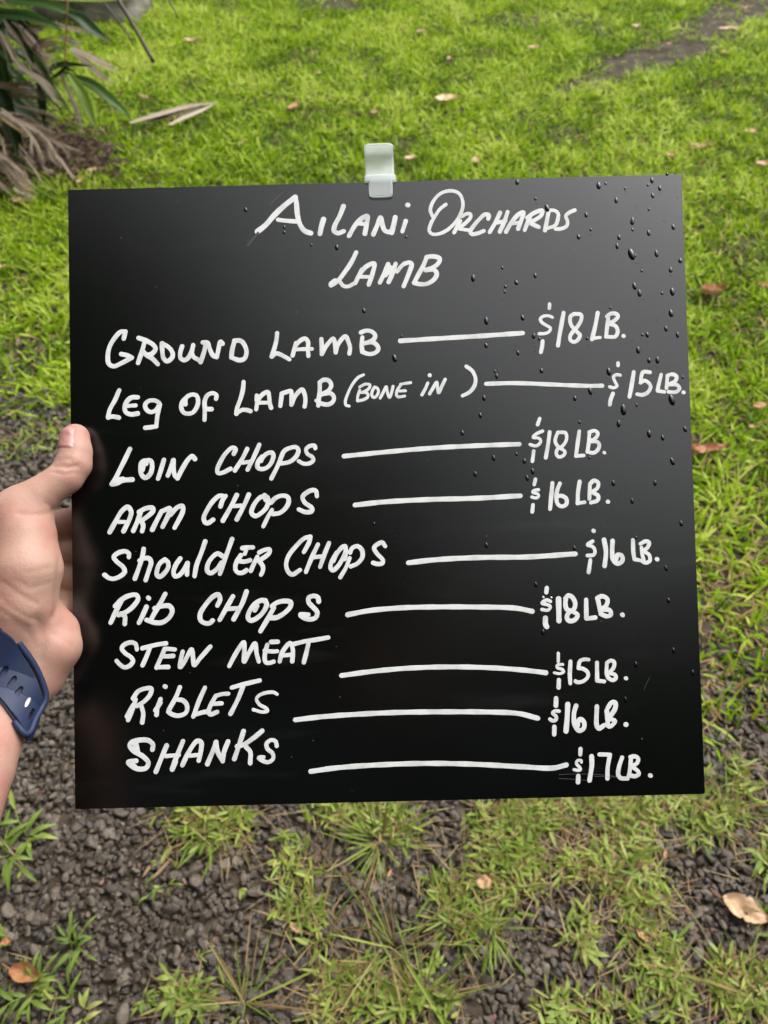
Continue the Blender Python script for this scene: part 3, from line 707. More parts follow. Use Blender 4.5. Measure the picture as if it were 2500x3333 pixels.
drops(0, 0, 1, "799,682,m 925,739,s 925,756,s 1013,797,s 1096,805,m 1322,771,s 1323,788,t 1184,1011,m 1284,1166,p 1308,1095,s 1218,1705,s 1583,1775,m 2217,1704,m 2168,1850,m 2176,1955,m 2192,2118,m 2255,2190,m 1744,1903,m 1767,2058,m 2070,2164,m 2036,2278,m 2089,2408,s 1320,1136,t 1312,1137,t 1388,948,t 925,735,t 1870,1785,m 2070,1750,s")
words_size = {'t': 'tiny pinhead raindrop', 's': 'small round raindrop', 'm': 'oval raindrop', 'p': 'large oval raindrop', 'L': 'big running raindrop'}
dr = np.random.default_rng(8)
for (u, v, c) in DR:
    w, h = SZ[c]
    x, y = to_board(u, v)
    o = bpy.data.objects.new('raindrop', drop_meshes[int(dr.integers(0, 3))])
    sx = w*PXM*dr.uniform(.9, 1.1)
    Rz = Matrix.Rotation(dr.normal(0.10, .10), 4, 'Z')
    o.matrix_world = Matrix(BM.tolist()) @ Matrix.Translation((x, y, 0)) @ Rz @ Matrix.Diagonal((sx, h*PXM*dr.uniform(.9, 1.08), sx, 1))
    COL.objects.link(o)
    tag(o, words_size[c] + ' on the board ' + zone(u, v), 'raindrop', 'raindrops on the menu board')

# ------------------------------------------------------------------ the hand and forearm: one surface from a smooth distance field
HX0, HX1, HY0, HY1, HZ0, HZ1 = -.345, -.120, -.355, .085, -.575, -.285
HH = .0014
gxs = np.arange(HX0, HX1, HH, dtype=np.float32); gys = np.arange(HY0, HY1, HH, dtype=np.float32); gzs = np.arange(HZ0, HZ1, HH, dtype=np.float32)
FLD = np.full((len(gxs), len(gys), len(gzs)), .05, dtype=np.float32)
def cone_field(F, a, b_, ra, rb, k):
    """Smoothly join a tapering limb from a to b into field F (camera space)."""
    m_ = max(ra, rb) + .022
    lo, hi = np.minimum(a, b_) - m_, np.maximum(a, b_) + m_
    i0, i1 = np.searchsorted(gxs, [lo[0], hi[0]]); j0, j1 = np.searchsorted(gys, [lo[1], hi[1]]); k0, k1 = np.searchsorted(gzs, [lo[2], hi[2]])
    if i0 >= i1 or j0 >= j1 or k0 >= k1: return
    X, Y, Z = gxs[i0:i1, None, None], gys[None, j0:j1, None], gzs[None, None, k0:k1]
    d = b_ - a; L2 = float(d @ d) + 1e-12
    t = np.clip(((X-a[0])*d[0] + (Y-a[1])*d[1] + (Z-a[2])*d[2])/L2, 0, 1)
    D = np.sqrt((X-a[0]-t*d[0])**2 + (Y-a[1]-t*d[1])**2 + (Z-a[2]-t*d[2])**2) - (ra + (rb-ra)*t)
    f = F[i0:i1, j0:j1, k0:k1]
    h = np.clip(k - np.abs(f - D), 0, None)/k
    F[i0:i1, j0:j1, k0:k1] = np.minimum(f, D) - h*h*k*.25
def chain(F, pts, k):
    """Build one limb, then melt it into F."""
    sub = np.full_like(F, .05)
    for p, q in zip(pts[:-1], pts[1:]):
        cone_field(sub, camv(*p[:3]), camv(*q[:3]), p[3]*.001, q[3]*.001, .0016)
    h = np.clip(k - np.abs(F - sub), 0, None)/k
    F[...] = np.minimum(F, sub) - h*h*k*.25*(sub < .045)
WR_U, WR_R = (72, 2216, .478, 16.5), (-80, 2150, .474, 17)
ELB = (-862, 4013, .32, 40)
# forearm
chain(FLD, [WR_U, (-22, 2378, .452, 18), (-82, 2511, .430, 20.5), (-210, 2760, .400, 27), ELB], .020)
chain(FLD, [WR_R, (-190, 2330, .450, 20), (-300, 2490, .425, 25), (-480, 2800, .395, 31), (-1000, 3900, .32, 38)], .020)
# palm: metacarpals
for q in [(88, 1745, .527, 10.5), (84, 1812, .531, 11), (98, 1888, .528, 11), (118, 1955, .520, 10.5)]:
    chain(FLD, [(0, 2170, .482, 14.5), q], .014)
# ball of the thumb and heel of the hand
chain(FLD, [(20, 2110, .474, 19), (72, 1960, .468, 20), (88, 1850, .468, 20.5), (84, 1745, .472, 17.5), (66, 1672, .476, 13.0)], .012)
chain(FLD, [(66, 1672, .476, 13), (20, 1790, .492, 15), (0, 2000, .49, 18)], .012)
chain(FLD, [(140, 1985, .494, 11.5), (172, 2060, .4825, 15.8), (176, 2105, .4785, 16.4), (120, 2185, .478, 17.5), WR_U], .012)
# thumb
chain(FLD, [(66, 1672, .476, 13.2), (140, 1604, .477, 10.9), (215, 1552, .481, 10.6), (240, 1510, .484, 10.9), (246, 1470, .486, 10.0), (246, 1424, .4885, 8.8)], .010)
# fingers behind the board
FING = [[(88, 1745, .527, 10.5), (215, 1700, .519, 9.2), (330, 1668, .5072, 8.3), (425, 1650, .5062, 7.2)],
        [(84, 1812, .531, 11), (225, 1795, .523, 9.4), (350, 1782, .5070, 8.4), (455, 1780, .5056, 7.3)],
        [(98, 1888, .528, 11), (228, 1886, .520, 9.2), (345, 1885, .5060, 8.2), (440, 1888, .5045, 7.1)],
        [(118, 1955, .520, 10.5), (222, 1975, .511, 8.2), (310, 1985, .5040, 7.2), (380, 1990, .5030, 6.2)]]
for fg in FING:
    sub = np.full_like(FLD, .05)
    chain(sub, fg, .005)
    h = np.clip(.004 - np.abs(FLD - sub), 0, None)/.004
    FLD = np.minimum(FLD, sub) - h*h*.001
    del sub
def nets(F, org, h):
    """Naive surface nets."""
    s = F < 0
    nx_, ny_, nz_ = F.shape
    c = np.zeros((nx_-1, ny_-1, nz_-1), dtype=np.int8)
    for i in (0, 1):
        for j in (0, 1):
            for k_ in (0, 1): c += s[i:nx_-1+i, j:ny_-1+j, k_:nz_-1+k_]
    cells = np.argwhere((c > 0) & (c < 8))
    idm = np.full(c.shape, -1, dtype=np.int32); idm[tuple(cells.T)] = np.arange(len(cells))
    acc = np.zeros((len(cells), 3)); cnt = np.zeros(len(cells))
    offs = [(i, j, k_) for i in (0, 1) for j in (0, 1) for k_ in (0, 1)]
    for a_ in offs:
        for ax_ in range(3):
            if a_[ax_]: continue
            b2 = list(a_); b2[ax_] = 1
            fa = F[tuple((cells + a_).T)]; fb = F[tuple((cells + b2).T)]
            cr_ = (fa < 0) != (fb < 0)
            t = np.where(cr_, fa/(fa - fb + 1e-20), 0)
            p = np.tile(np.array(a_, float), (len(cells), 1)); p[:, ax_] += t
            acc += p*cr_[:, None]; cnt += cr_
    V = (cells + acc/cnt[:, None])*h + org
    Q = []
    for ax_ in range(3):
        o1, o2 = (ax_+1) % 3, (ax_+2) % 3
        sl0 = [slice(None)]*3; sl1 = [slice(None)]*3
        sl0[ax_] = slice(0, -1); sl1[ax_] = slice(1, None)
        e = np.argwhere(s[tuple(sl0)] != s[tuple(sl1)])
        e = e[(e[:, o1] > 0) & (e[:, o2] > 0) & (e[:, o1] < F.shape[o1]-1) & (e[:, o2] < F.shape[o2]-1)]
        ins = s[tuple(e.T)]
        def cid(d1, d2):
            q = e.copy(); q[:, o1] -= d1; q[:, o2] -= d2
            return idm[tuple(q.T)]
        q = np.stack([cid(1, 1), cid(0, 1), cid(0, 0), cid(1, 0)], 1)
        q[~ins] = q[~ins][:, ::-1]
        Q.append(q)
    Q = np.vstack(Q); Q = Q[(Q >= 0).all(1)]
    return V, Q
HV, HQ = nets(FLD, np.array([gxs[0], gys[0], gzs[0]], float), HH)
def field_at(p):
    """Distance field value at camera-space points."""
    q = (np.asarray(p, float) - np.array([gxs[0], gys[0], gzs[0]]))/HH
    i = np.clip(np.floor(q).astype(int), 0, np.array(FLD.shape) - 2); f = q - i
    r = 0
    for a_ in (0, 1):
        for b2 in (0, 1):
            for c_ in (0, 1):
                w = (f[..., 0] if a_ else 1-f[..., 0])*(f[..., 1] if b2 else 1-f[..., 1])*(f[..., 2] if c_ else 1-f[..., 2])
                r = r + w*FLD[i[..., 0]+a_, i[..., 1]+b2, i[..., 2]+c_]
    return r
def skin_hit(o, d, start, lim=.05):
    """March from o along unit d until outside the skin."""
    t = start
    while t < lim and field_at(o + d*t) < 0: t += .0004
    return t
def vnormals(V, Q):
    fn = np.cross(V[Q[:, 2]] - V[Q[:, 0]], V[Q[:, 3]] - V[Q[:, 1]])
    nv = np.zeros_like(V)
    for c_ in range(4): np.add.at(nv, Q[:, c_], fn)
    return nv/(np.linalg.norm(nv, axis=1)[:, None] + 1e-12)
def relax(V, Q, it):
    e = np.vstack([Q[:, [0, 1]], Q[:, [1, 2]], Q[:, [2, 3]], Q[:, [3, 0]]])
    for _ in range(it):
        a_ = np.zeros_like(V); c_ = np.zeros(len(V))
        np.add.at(a_, e[:, 0], V[e[:, 1]]); np.add.at(c_, e[:, 0], 1)
        np.add.at(a_, e[:, 1], V[e[:, 0]]); np.add.at(c_, e[:, 1], 1)
        V = V*.5 + .5*a_/c_[:, None]
    return V
HV = relax(HV, HQ, 3)
NV = vnormals(HV, HQ)
# creases: thin furrows and folds in the skin, each along a line on the hand
def pxy(V): return W_PX/2 + FPX*V[:, 0]/-V[:, 2], H_PX/2 - FPX*V[:, 1]/-V[:, 2]
hu, hv = pxy(HV)
front = np.clip(NV[:, 2]*3 + .6, 0, 1)*(HV[:, 2] > -.505)
def crease(pts, width, depth):
    q = crom(np.array(pts, float), 3)
    near = (np.abs(hu - q[:, 0].mean()) < 260) & (np.abs(hv - q[:, 1].mean()) < 260)
    id_ = np.where(near)[0]
    d = np.min(np.hypot(hu[id_, None] - q[None, :, 0], hv[id_, None] - q[None, :, 1]), 1)
    g = np.exp(-(d/width)**2)
    HV[id_] -= NV[id_]*(g*depth*.68*front[id_])[:, None]
crease([(178, 1519), (200, 1517), (215, 1524), (236, 1520), (252, 1516)], 7, .0012)
crease([(172, 1536), (192, 1541), (215, 1542), (240, 1538)], 6, .0008)
crease([(190, 1502), (212, 1494), (232, 1496)], 7, .0005)
crease([(206, 1531), (224, 1530), (240, 1529)], 7, -.0006)
crease([(150, 1640), (166, 1650), (173, 1662), (150, 1672), (110, 1676), (60, 1672)], 9, .0007)
crease([(176, 1664), (183, 1690), (190, 1730), (197, 1800), (192, 1870), (186, 1935), (184, 1985), (174, 2010)], 10, .0016)
crease([(80, 1862), (110, 1860), (140, 1852), (170, 1845)], 6, .0005)
crease([(60, 1890), (95, 1914), (130, 1905), (160, 1896)], 6, .0005)
crease([(10, 1895), (50, 1925), (90, 1950), (120, 1965)], 7, .0007)
crease([(0, 1945), (40, 1980), (90, 2010), (120, 2020)], 7, .0006)
crease([(0, 1985), (50, 2020), (90, 2040)], 8, .0005)
crease([(120, 2010), (135, 2050), (140, 2100), (128, 2150)], 16, .0011)
crease([(178, 2065), (205, 2082), (235, 2100)], 9, .0005)
crease([(40, 2030), (90, 2060), (120, 2105)], 11, .0006)
ms = mat('skin', (.56, .33, .235), rough=.55, spec=.35)
n, l, b = nodes(ms)
t_, r_ = noise_color(ms, (.280, .122, .095), (.310, .196, .148), 34, 7, .3, .7, extra=[(.5, (.295, .168, .126))])
b.inputs['Subsurface Weight'].default_value = .35
b.inputs['Subsurface Radius'].default_value = (1.0, .35, .18)
b.inputs['Subsurface Scale'].default_value = .006
bump(ms, 1100, .15, .0005, 3)
bump(ms, 520, .16, .0005, 2, kind='voronoi')
bump(ms, 90, .25, .0012, 6)
HW = CAM + HV @ RC.T
person = fast_mesh('person', HW, HQ, np.zeros((0, 3)), ms)
tag(person, 'bare pale hand and forearm gripping the edge of the menu board, thumb in front', 'person')
# thumb nail
mn = mat('thumb_nail', (.62, .36, .30), rough=.45, spec=.5)
noise_color(mn, (.30, .135, .118), (.345, .21, .18), 60, 3, .35, .65)
n, l, b = nodes(mn); b.inputs['Subsurface Weight'].default_value = .25; b.inputs['Subsurface Scale'].default_value = .003
V, F = [], []
vv_ = np.linspace(1464, 1388, 20); ph = np.linspace(math.radians(-16), math.radians(98), 20)
lastd = None
for i, vr in enumerate(vv_):
    o_ = camv(248.5, max(vr, 1424), np.interp(vr, [1424, 1455, 1500], [.4885, .4865, .484]))
    for j, p_ in enumerate(ph):
        d_ = np.array([-math.sin(p_), 0, math.cos(p_)])
        # the cuticle and the free edge curve round
        c_ = abs(2*j/(len(ph)-1) - 1)
        up = (1424 - vr)/FPX*.488 if vr < 1424 else 0
        dn = (vr - 1455)*.0000
        dd = d_*math.sqrt(max(1e-9, 1 - min(.96, (up/.0098))**2)) + np.array([0, 1, 0])*min(.98, up/.0098)
        dd /= np.linalg.norm(dd)
        t = skin_hit(o_, dd, .004, .02)
        edge = max(c_, abs(2*i/(len(vv_)-1) - 1))
        V.append(CAM + RC @ (o_ + dd*(t + .00042 - .0009*max(0, edge - .72)/.28)))
nn = len(ph)
for i in range(len(vv_)-1):
    for j in range(nn-1):
        cu, cj = abs(2*(i+.5)/(len(vv_)-1) - 1), abs(2*(j+.5)/(nn-1) - 1)
        if cu**4 + cj**4 < 1.45: F.append((i*nn+j, i*nn+j+1, (i+1)*nn+j+1, (i+1)*nn+j))
nail = mesh_obj('thumb_nail', V, F, mn, person)

# ------------------------------------------------------------------ watch strap
wa = camv(*WR_U[:3]); wb = camv(*WR_R[:3])
wc = (wa + wb)/2
fa = camv(*(-82, 2511, .43)) - camv(*WR_U[:3]); fa /= np.linalg.norm(fa)               # down the forearm
e1 = wa - wb; e1 -= fa*(e1 @ fa); e1 /= np.linalg.norm(e1)                             # towards the little finger side
e2 = np.cross(e1, fa)
if e2[2] < 0: e2 = -e2                                                                 # towards the camera
WC = wc + fa*.0125
angs = np.radians(np.arange(-200, 171, 3.0))                 # 0 faces the camera, + turns to the little finger side
def around(t, lift):
    """Points round the wrist at height t along the arm, resting on the skin."""
    o_ = WC + fa*t; out = []
    for a_ in angs:
        d_ = math.sin(a_)*e1 + math.cos(a_)*e2
        out.append(o_ + d_*(skin_hit(o_, d_, .008, .06) + lift))
    return np.array(out)
TS = [-.022, -.010, 0.0, .010, .022, .034, .046]
rings = []
for t_ in TS:
    r3 = np.mean([around(t_ + q_, 0) - fa*q_ for q_ in (-.004, 0, .004)], 0)
    for _ in range(4): r3[1:-1] = r3[1:-1]*.5 + (r3[:-2] + r3[2:])*.25
    rings.append(r3)
rings = np.array(rings)
ring = rings[2]
rn = ring - WC; rn -= np.outer(rn @ fa, fa); rn /= np.linalg.norm(rn, axis=1)[:, None]
arc = np.concatenate([[0], np.cumsum(np.linalg.norm(np.diff(ring, axis=0), axis=1))])
arc0 = np.interp(0, angs, arc)
arc -= arc0
def W3(s, t, lift):
    """Strap coordinates: s metres round the wrist from the camera side, t along the arm; the strap is worn a little askew."""
    t = t + (.56 if s > .0025 else .28)*(max(-.022, min(s, .05)) - .0025)
    k_ = min(max(np.searchsorted(TS, t) - 1, 0), len(TS) - 2)
    f_ = (t - TS[k_])/(TS[k_+1] - TS[k_])
    rg = rings[k_]*(1 - f_) + rings[k_+1]*f_
    p = np.stack([np.interp(s, arc, rg[:, c_]) for c_ in range(3)], -1)
    nn_ = np.stack([np.interp(s, arc, rn[:, c_]) for c_ in range(3)], -1)
    return p + nn_*lift
watch = empty('wrist_watch', CAM + RC @ WC)
tag(watch, 'navy blue rubber watch strap with oval holes and metal pin on the wrist', 'watch')
mstrap = mat('navy_rubber', (.018, .038, .105), rough=.58, spec=.32)
noise_color(mstrap, (.0048, .0105, .034), (.0072, .0150, .044), 40, 3)
bump(mstrap, 500, .06, .0003)
wl_ = np.array(watch.location)
def wobj(name, V, F, m, thick=None):
    o = mesh_obj(name, [CAM + RC @ v_ - wl_ for v_ in V], F, m, watch)
    if thick:
        md = o.modifiers.new('thickness', 'SOLIDIFY'); md.thickness = thick; md.offset = 1
        bv = o.modifiers.new('edge', 'BEVEL'); bv.width = .0004; bv.segments = 2; bv.limit_method = 'ANGLE'
    return o
SW = .0108                                                   # half the strap's width
def band(s0, s1, lift, half, taper=None, holes=(), ds=.0005, dt=.0005):
    ns, nt = int((s1 - s0)/ds) + 1, int(2*half/dt) + 1
    ss, ts = np.linspace(s0, s1, ns), np.linspace(-half, half, nt)
    V = []
    for s_ in ss:
        k_ = 1.0 if taper is None else taper(s_)
        for t_ in ts: V.append(W3(s_, t_*k_, lift + .0006*(1 - (t_/half)**2)))
    F = []
    for i in range(ns-1):
        for j in range(nt-1):
            s_, t_ = (ss[i]+ss[i+1])/2, (ts[j]+ts[j+1])/2
            if any(math.hypot(s_ - hs_, max(0, abs(t_) - .0017)) < .0015 for hs_ in holes): continue
            F.append((i*nt+j, i*nt+j+1, (i+1)*nt+j+1, (i+1)*nt+j))
    return V, F
def find_s(u, v):
    """Strap position s whose point shows nearest to photo pixel (u, v)."""
    best = min(((math.hypot(*(np.array(pxy(W3(s_, 0, .003)[None])).ravel() - (u, v))), s_) for s_ in np.arange(-.03, .06, .0005)))
    return best[1], best[0]
s_pin, e_pin = find_s(106, 2269)
s_h = [find_s(*q)[0] for q in ((2, 2162), (36, 2183), (71, 2211), (91, 2240))]
print('strap pin', s_pin, e_pin, s_h)
pitch_ = .0068
holes = [s_pin - pitch_*q for q in (1, 2, 3, 4, 5)] + [s_pin + pitch_]
V, F = band(arc[0] + .002, s_pin + .004, .0003, SW*.98, None, (), .0015, .002); wobj('lower_strap', V, F, mstrap, .0016)
s_end = s_pin + .0165
V, F = band(s_pin - .052, s_end, .0030, SW, lambda s_: 1.0 if s_ < s_end - .006 else math.sqrt(max(.05, 1 - ((s_ - s_end + .006)/.0064)**2)), holes, .0004, .0004)
tongue = wobj('strap', V, F, mstrap, .0020)
V, F = band(s_pin - .060, s_h[0] - .0035, .0046, SW*1.02, None, (), .001, .001); wobj('strap_keeper', V, F, mstrap, .0012)
# loop at the end of the lower strap
sl = s_pin + .0095; tl = SW + .0026
lp = [(sl - .0075, tl - .0030, .0012), (sl - .0045, tl - .0012, .0036), (sl - .0012, tl - .0018, .0052), (sl, tl - .005, .0062), (sl, 0, .0064), (sl, -tl + .005, .0062), (sl - .0012, -tl + .0018, .0054), (sl - .0045, -tl, .0040), (s_pin - .010, -tl + .0004, .0020), (s_pin - .022, -tl + .0010, .0012)]
V, F = tube(crom(np.array([W3(*q) for q in lp]), .001), .0019, 10); wobj('strap_loop', V, F, mstrap)
mpin = mat('brushed_steel', (.50, .47, .42), rough=.38, Metallic=1.0)
V, F = [], []
for rr_, lf in ((0.0, .0066), (.55, .0066), (.85, .0063), (1.0, .0056), (1.0, .0044)):
    for a_ in np.linspace(0, 2*math.pi, 24, endpoint=False):
        V.append(W3(s_pin + .0014*rr_*math.cos(a_), .0036*rr_*math.sin(a_), lf))
for i in range(4):
    for j in range(24): F.append((i*24+j, i*24+(j+1) % 24, (i+1)*24+(j+1) % 24, (i+1)*24+j))
wobj('pin', V, F, mpin)
# the watch itself sits on the far side of the wrist
mcase = mat('watch_case', (.02, .02, .022), rough=.2, spec=.6)
bm = bmesh.new(); bmesh.ops.create_cube(bm, size=1)
sb = arc[0] + .004
c0 = W3(sb, 0, .006); nb_ = rn[0]; tb = np.cross(fa, nb_)
bmesh.ops.bevel(bm, geom=bm.edges[:], offset=.22, segments=4, affect='EDGES')
V = [c0 + fa*q.co.x*.040 + tb*q.co.y*.034 + nb_*q.co.z*.0105 for q in bm.verts]; bm.verts.index_update()
F = [[q.index for q in f.verts] for f in bm.faces]; bm.free()
wobj('case', V, F, mcase)

# ------------------------------------------------------------------ palm clump at the lawn's edge
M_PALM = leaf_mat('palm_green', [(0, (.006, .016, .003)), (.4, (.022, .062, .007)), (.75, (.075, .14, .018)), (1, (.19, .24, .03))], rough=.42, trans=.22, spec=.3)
M_DRY = leaf_mat('palm_dry', [(0, (.055, .032, .017)), (.35, (.19, .145, .10)), (.7, (.34, .28, .215)), (1, (.40, .27, .13))], rough=.7, trans=.12, spec=.2)
M_BARK = mat('palm_bark', (.035, .025, .017), rough=.9)
noise_color(M_BARK, (.012, .009, .006), (.060, .042, .026), 25, 6)
bump(M_BARK, 45, .8, .01)
def strip(path, width, fold=.35, face=None, taper=(.45, 1, .9, .08), tint=0.5, ribs=3):
    """A long folded leaf along a 3D path; V, F, tint."""
    q = crom(np.asarray(path, float), .03); m_ = len(q)
    T = np.gradient(q, axis=0); T /= np.linalg.norm(T, axis=1)[:, None] + 1e-9
    fc = np.array(face if face is not None else (0, -.55, .83))
    V, F, A = [], [], []
    nc = 2*ribs + 1
    for i in range(m_):
        s_ = i/(m_-1)
        w = width*np.interp(s_, [0, .3, .65, 1], taper)
        a_ = np.cross(T[i], fc); a_ /= np.linalg.norm(a_) + 1e-9
        nrm = np.cross(a_, T[i])
        for j in range(nc):
            x = 2*j/(nc-1) - 1
            z = (abs(x)*fold + (.10 if j % 2 else 0))*w*.5
            V.append(q[i] + a_*x*w/2 + nrm*z)
            A.append(tint + .10*math.sin(7*s_ + j*1.7) + (.06 if j % 2 else 0))
    for i in range(m_-1):
        for j in range(nc-1): F.append((i*nc+j, i*nc+j+1, (i+1)*nc+j+1, (i+1)*nc+j))
    return V, F, A
pb = G(-60, 560)
palm = empty('palm_clump', pb)
tag(palm, 'palm clump with arching green leaves and hanging dry grey ones by the lawn', 'palm')
def local(V, o): return [np.asarray(v_) - o for v_ in V]
def pdep(v, off=0.0): return np.interp(v, [0, 250, 450, 650], [3.02, 3.10, 3.16, 3.06]) + off
def leafpath(pts, off=0.0): return [P(u_, v_, pdep(v_, off)) for u_, v_ in pts]
PXD = 3.1/FPX
GREEN = [([(-120, -40), (61, 3), (152, 15), (213, 35), (276, 66), (329, 106), (354, 131)], 30, .45), ([(-100, 40), (0, 48), (76, 53), (152, 73), (204, 102)], 34, .38), ([(-80, 0), (0, 15), (51, 28), (86, 50)], 20, .85),
         ([(-60, 120), (0, 155), (20, 182), (41, 216)], 30, .5), ([(200, 235), (240, 253), (304, 278), (354, 319), (405, 362), (425, 390)], 30, .55), ([(225, 240), (243, 268), (266, 304), (291, 363), (320, 430)], 32, .8),
         ([(135, 250), (142, 330), (146, 402)], 22, .25), ([(150, 236), (180, 218), (215, 210), (262, 216)], 22, .1), ([(100, 170), (150, 235), (172, 290), (205, 330), (232, 372)], 18, .5), ([(-60, -60), (90, -20), (200, -8), (330, 0), (420, -4)], 26, .9),
         ([(215, 40), (262, 60), (300, 95), (352, 130)], 34, .15), ([(-100, 220), (0, 300), (40, 420), (60, 520)], 40, .05), ([(20, 60), (90, 150), (110, 220)], 30, .2), ([(122, 590), (165, 610), (205, 640)], 10, 1.0)]
DRYL = [([(20, 70), (35, 96), (76, 142), (109, 203), (152, 263)], 24, .45), ([(60, 80), (71, 101), (106, 132), (142, 182), (182, 233)], 26, .5), ([(50, 205), (84, 233), (132, 263), (165, 304), (198, 351)], 24, .55),
        ([(195, 235), (205, 258), (223, 299), (248, 354), (256, 390), (280, 457)], 22, .62), ([(240, 170), (273, 197), (329, 243), (373, 280)], 24, .6), ([(230, 160), (273, 175), (342, 210), (397, 236)], 26, .55),
        ([(180, 78), (215, 91), (255, 98), (292, 113)], 24, .6), ([(190, 120), (218, 129), (246, 140), (268, 154)], 28, .6), ([(120, 160), (140, 150), (170, 143), (205, 142)], 30, .35), ([(0, 100), (10, 119), (38, 177), (74, 245)], 16, .75),
        ([(-60, 265), (0, 278), (76, 296), (160, 313)], 28, .05), ([(-10, -40), (5, 0), (29, 37)], 16, .8), ([(-80, 362), (0, 367), (90, 373)], 12, .6), ([(-60, 350), (0, 381), (46, 411), (92, 446)], 16, .95),
        ([(0, 365), (33, 386), (84, 422), (114, 462), (130, 505), (144, 545)], 20, .55), ([(20, 385), (56, 396), (122, 414), (180, 433)], 18, .6), ([(50, 390), (89, 409), (142, 449), (175, 500), (202, 543)], 24, .62),
        ([(100, 425), (142, 442), (210, 475), (272, 500)], 16, .5), ([(180, 505), (197, 520), (225, 560), (245, 590)], 16, .5), ([(-50, 365), (0, 401), (38, 452), (84, 510), (139, 597)], 28, .6), ([(-70, 470), (0, 510), (51, 548), (121, 617)], 32, .6),
        ([(-60, 490), (0, 533), (33, 568), (70, 632)], 24, .5), ([(60, 592), (73, 604), (95, 615), (124, 632)], 18, .9), ([(-40, 440), (0, 455), (20, 470), (60, 478)], 14, .45), ([(140, 545), (155, 556), (185, 562)], 10, .6), ([(-60, 560), (0, 600), (40, 640)], 30, .4),
        ([(95, 95), (120, 100), (133, 104)], 40, .4)]
pr = np.random.default_rng(4)
def jit(L_, n_, dt, wk):
    out = []
    for pts, w, t in L_:
        for q in range(n_):
            s0 = pr.normal(0, 16, 2); out.append(([(a_ + s0[0] + pr.normal(0, 5) + i*pr.normal(-2, 4), b_ + s0[1] + pr.normal(0, 5)) for i, (a_, b_) in enumerate(pts)], w*wk, max(0, t - dt)))
    return out
GREEN2 = jit([g_ for g_ in GREEN if g_[0][-1][0] < 300], 2, .25, .6)
DRY2 = jit([g_ for g_ in DRYL if g_[0][-1][0] < 210], 2, .20, .6)
for (pts, w, t) in GREEN2 + GREEN:
    V, F, A = strip(leafpath(pts, pr.normal(0, .05)), w*PXD*1.15, .3, tint=t)
    mesh_obj('green_leaf', local(V, pb), F, M_PALM, palm, attr=np.clip(A, 0, 1))
for (pts, w, t) in DRY2 + DRYL:
    V, F, A = [], [], []
    of_ = pr.normal(-.03, .05); ns_ = 3 if w > 12 else 2
    base_ = np.array(pts, float)
    for q in range(ns_):                                     # dry blades split lengthwise into strands
        x_ = (q - (ns_-1)/2)/max(1, ns_-1)
        pq = base_.copy()
        nrm_ = np.array([-(base_[-1]-base_[0])[1], (base_[-1]-base_[0])[0]]); nrm_ /= np.linalg.norm(nrm_)
        fan = np.linspace(.35, 1.0, len(pq))
        pq += nrm_[None]*(x_*w*.62*fan + pr.normal(0, 1.2, len(pq)))[:, None]
        if q != 1: pq[-1] = pq[-2] + (pq[-1] - pq[-2])*pr.uniform(.45, .95)
        v_, f_, a_ = strip(leafpath(pq, of_ + .012*q), w*PXD*pr.uniform(.28, .48), .6, tint=t*.9 + pr.normal(0, .10), taper=(.7, 1, .75, .12), ribs=1)
        F += [tuple(i + len(V) for i in f) for f in f_]; V += v_; A += a_
    mesh_obj('dry_leaf', local(V, pb), F, M_DRY, palm, attr=np.clip(A, 0, 1))
for (pts, w, m_) in [([(221, -30), (220, 0), (215, 127), (210, 212)], 6, 'o'), ([(370, -40), (386, 0), (434, 82), (501, 203)], 13, 'd'), ([(340, 10), (376, 58), (410, 105), (436, 148)], 6, 'd'), ([(540, -20), (560, 20), (580, 60)], 5, 'd')]:
    V, F = tube(crom(np.array(leafpath(pts, -.05)), .03), w*PXD/2, 6)
    mesh_obj('stem', local(V, pb), F, mat('stem_' + m_, (.16, .075, .02) if m_ == 'o' else (.05, .032, .02), rough=.6), palm)
# trunk and the dense inside of the clump, plus added shading fronds
tp = [pb + np.array([-.06, .22, -.02]), pb + np.array([-.09, .24, .5]), pb + np.array([-.13, .28, 1.2]), pb + np.array([-.18, .30, 2.2])]
V, F = tube(crom(np.array(tp), .06), .10, 16)
mesh_obj('trunk', local(V, pb), F, M_BARK, palm)
for q in range(7):
    a_ = pb + np.array([pr.uniform(-.25, .16), pr.uniform(-.02, .35), 0]); b_ = a_ + np.array([pr.uniform(-.1, .12), pr.uniform(-.05, .1), pr.uniform(.7, 1.1)])
    V, F = tube(crom(np.array([a_, (a_+b_)/2 + pr.normal(0, .02, 3), b_]), .06), np.linspace(.032, .018, len(crom(np.array([a_, (a_+b_)/2, b_]), .06)) + 0)[0] if False else .026, 8)
    mesh_obj('sheath', local(V, pb), F, M_BARK, palm)
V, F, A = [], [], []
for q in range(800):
    hi_ = q > 520                                            # unseen fronds added overhead to shade the clump
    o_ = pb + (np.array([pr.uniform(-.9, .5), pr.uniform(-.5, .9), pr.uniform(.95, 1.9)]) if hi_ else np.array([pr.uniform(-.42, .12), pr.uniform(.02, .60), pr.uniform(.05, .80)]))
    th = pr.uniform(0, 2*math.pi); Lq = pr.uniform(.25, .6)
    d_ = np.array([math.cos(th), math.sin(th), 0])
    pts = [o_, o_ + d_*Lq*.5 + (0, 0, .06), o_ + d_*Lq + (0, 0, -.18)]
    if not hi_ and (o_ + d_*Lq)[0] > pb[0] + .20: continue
    v_, f_, a_ = strip(pts, pr.uniform(.026, .045)*(2.2 if hi_ else 1), .3, tint=pr.uniform(0, .30), ribs=1)  # low tint puts the clump's inner shade into the leaf colour
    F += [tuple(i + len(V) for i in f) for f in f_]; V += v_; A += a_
inner = mesh_obj('inner_and_shading_leaves', local(V, pb), F, M_PALM, palm, attr=np.clip(A, 0, 1))
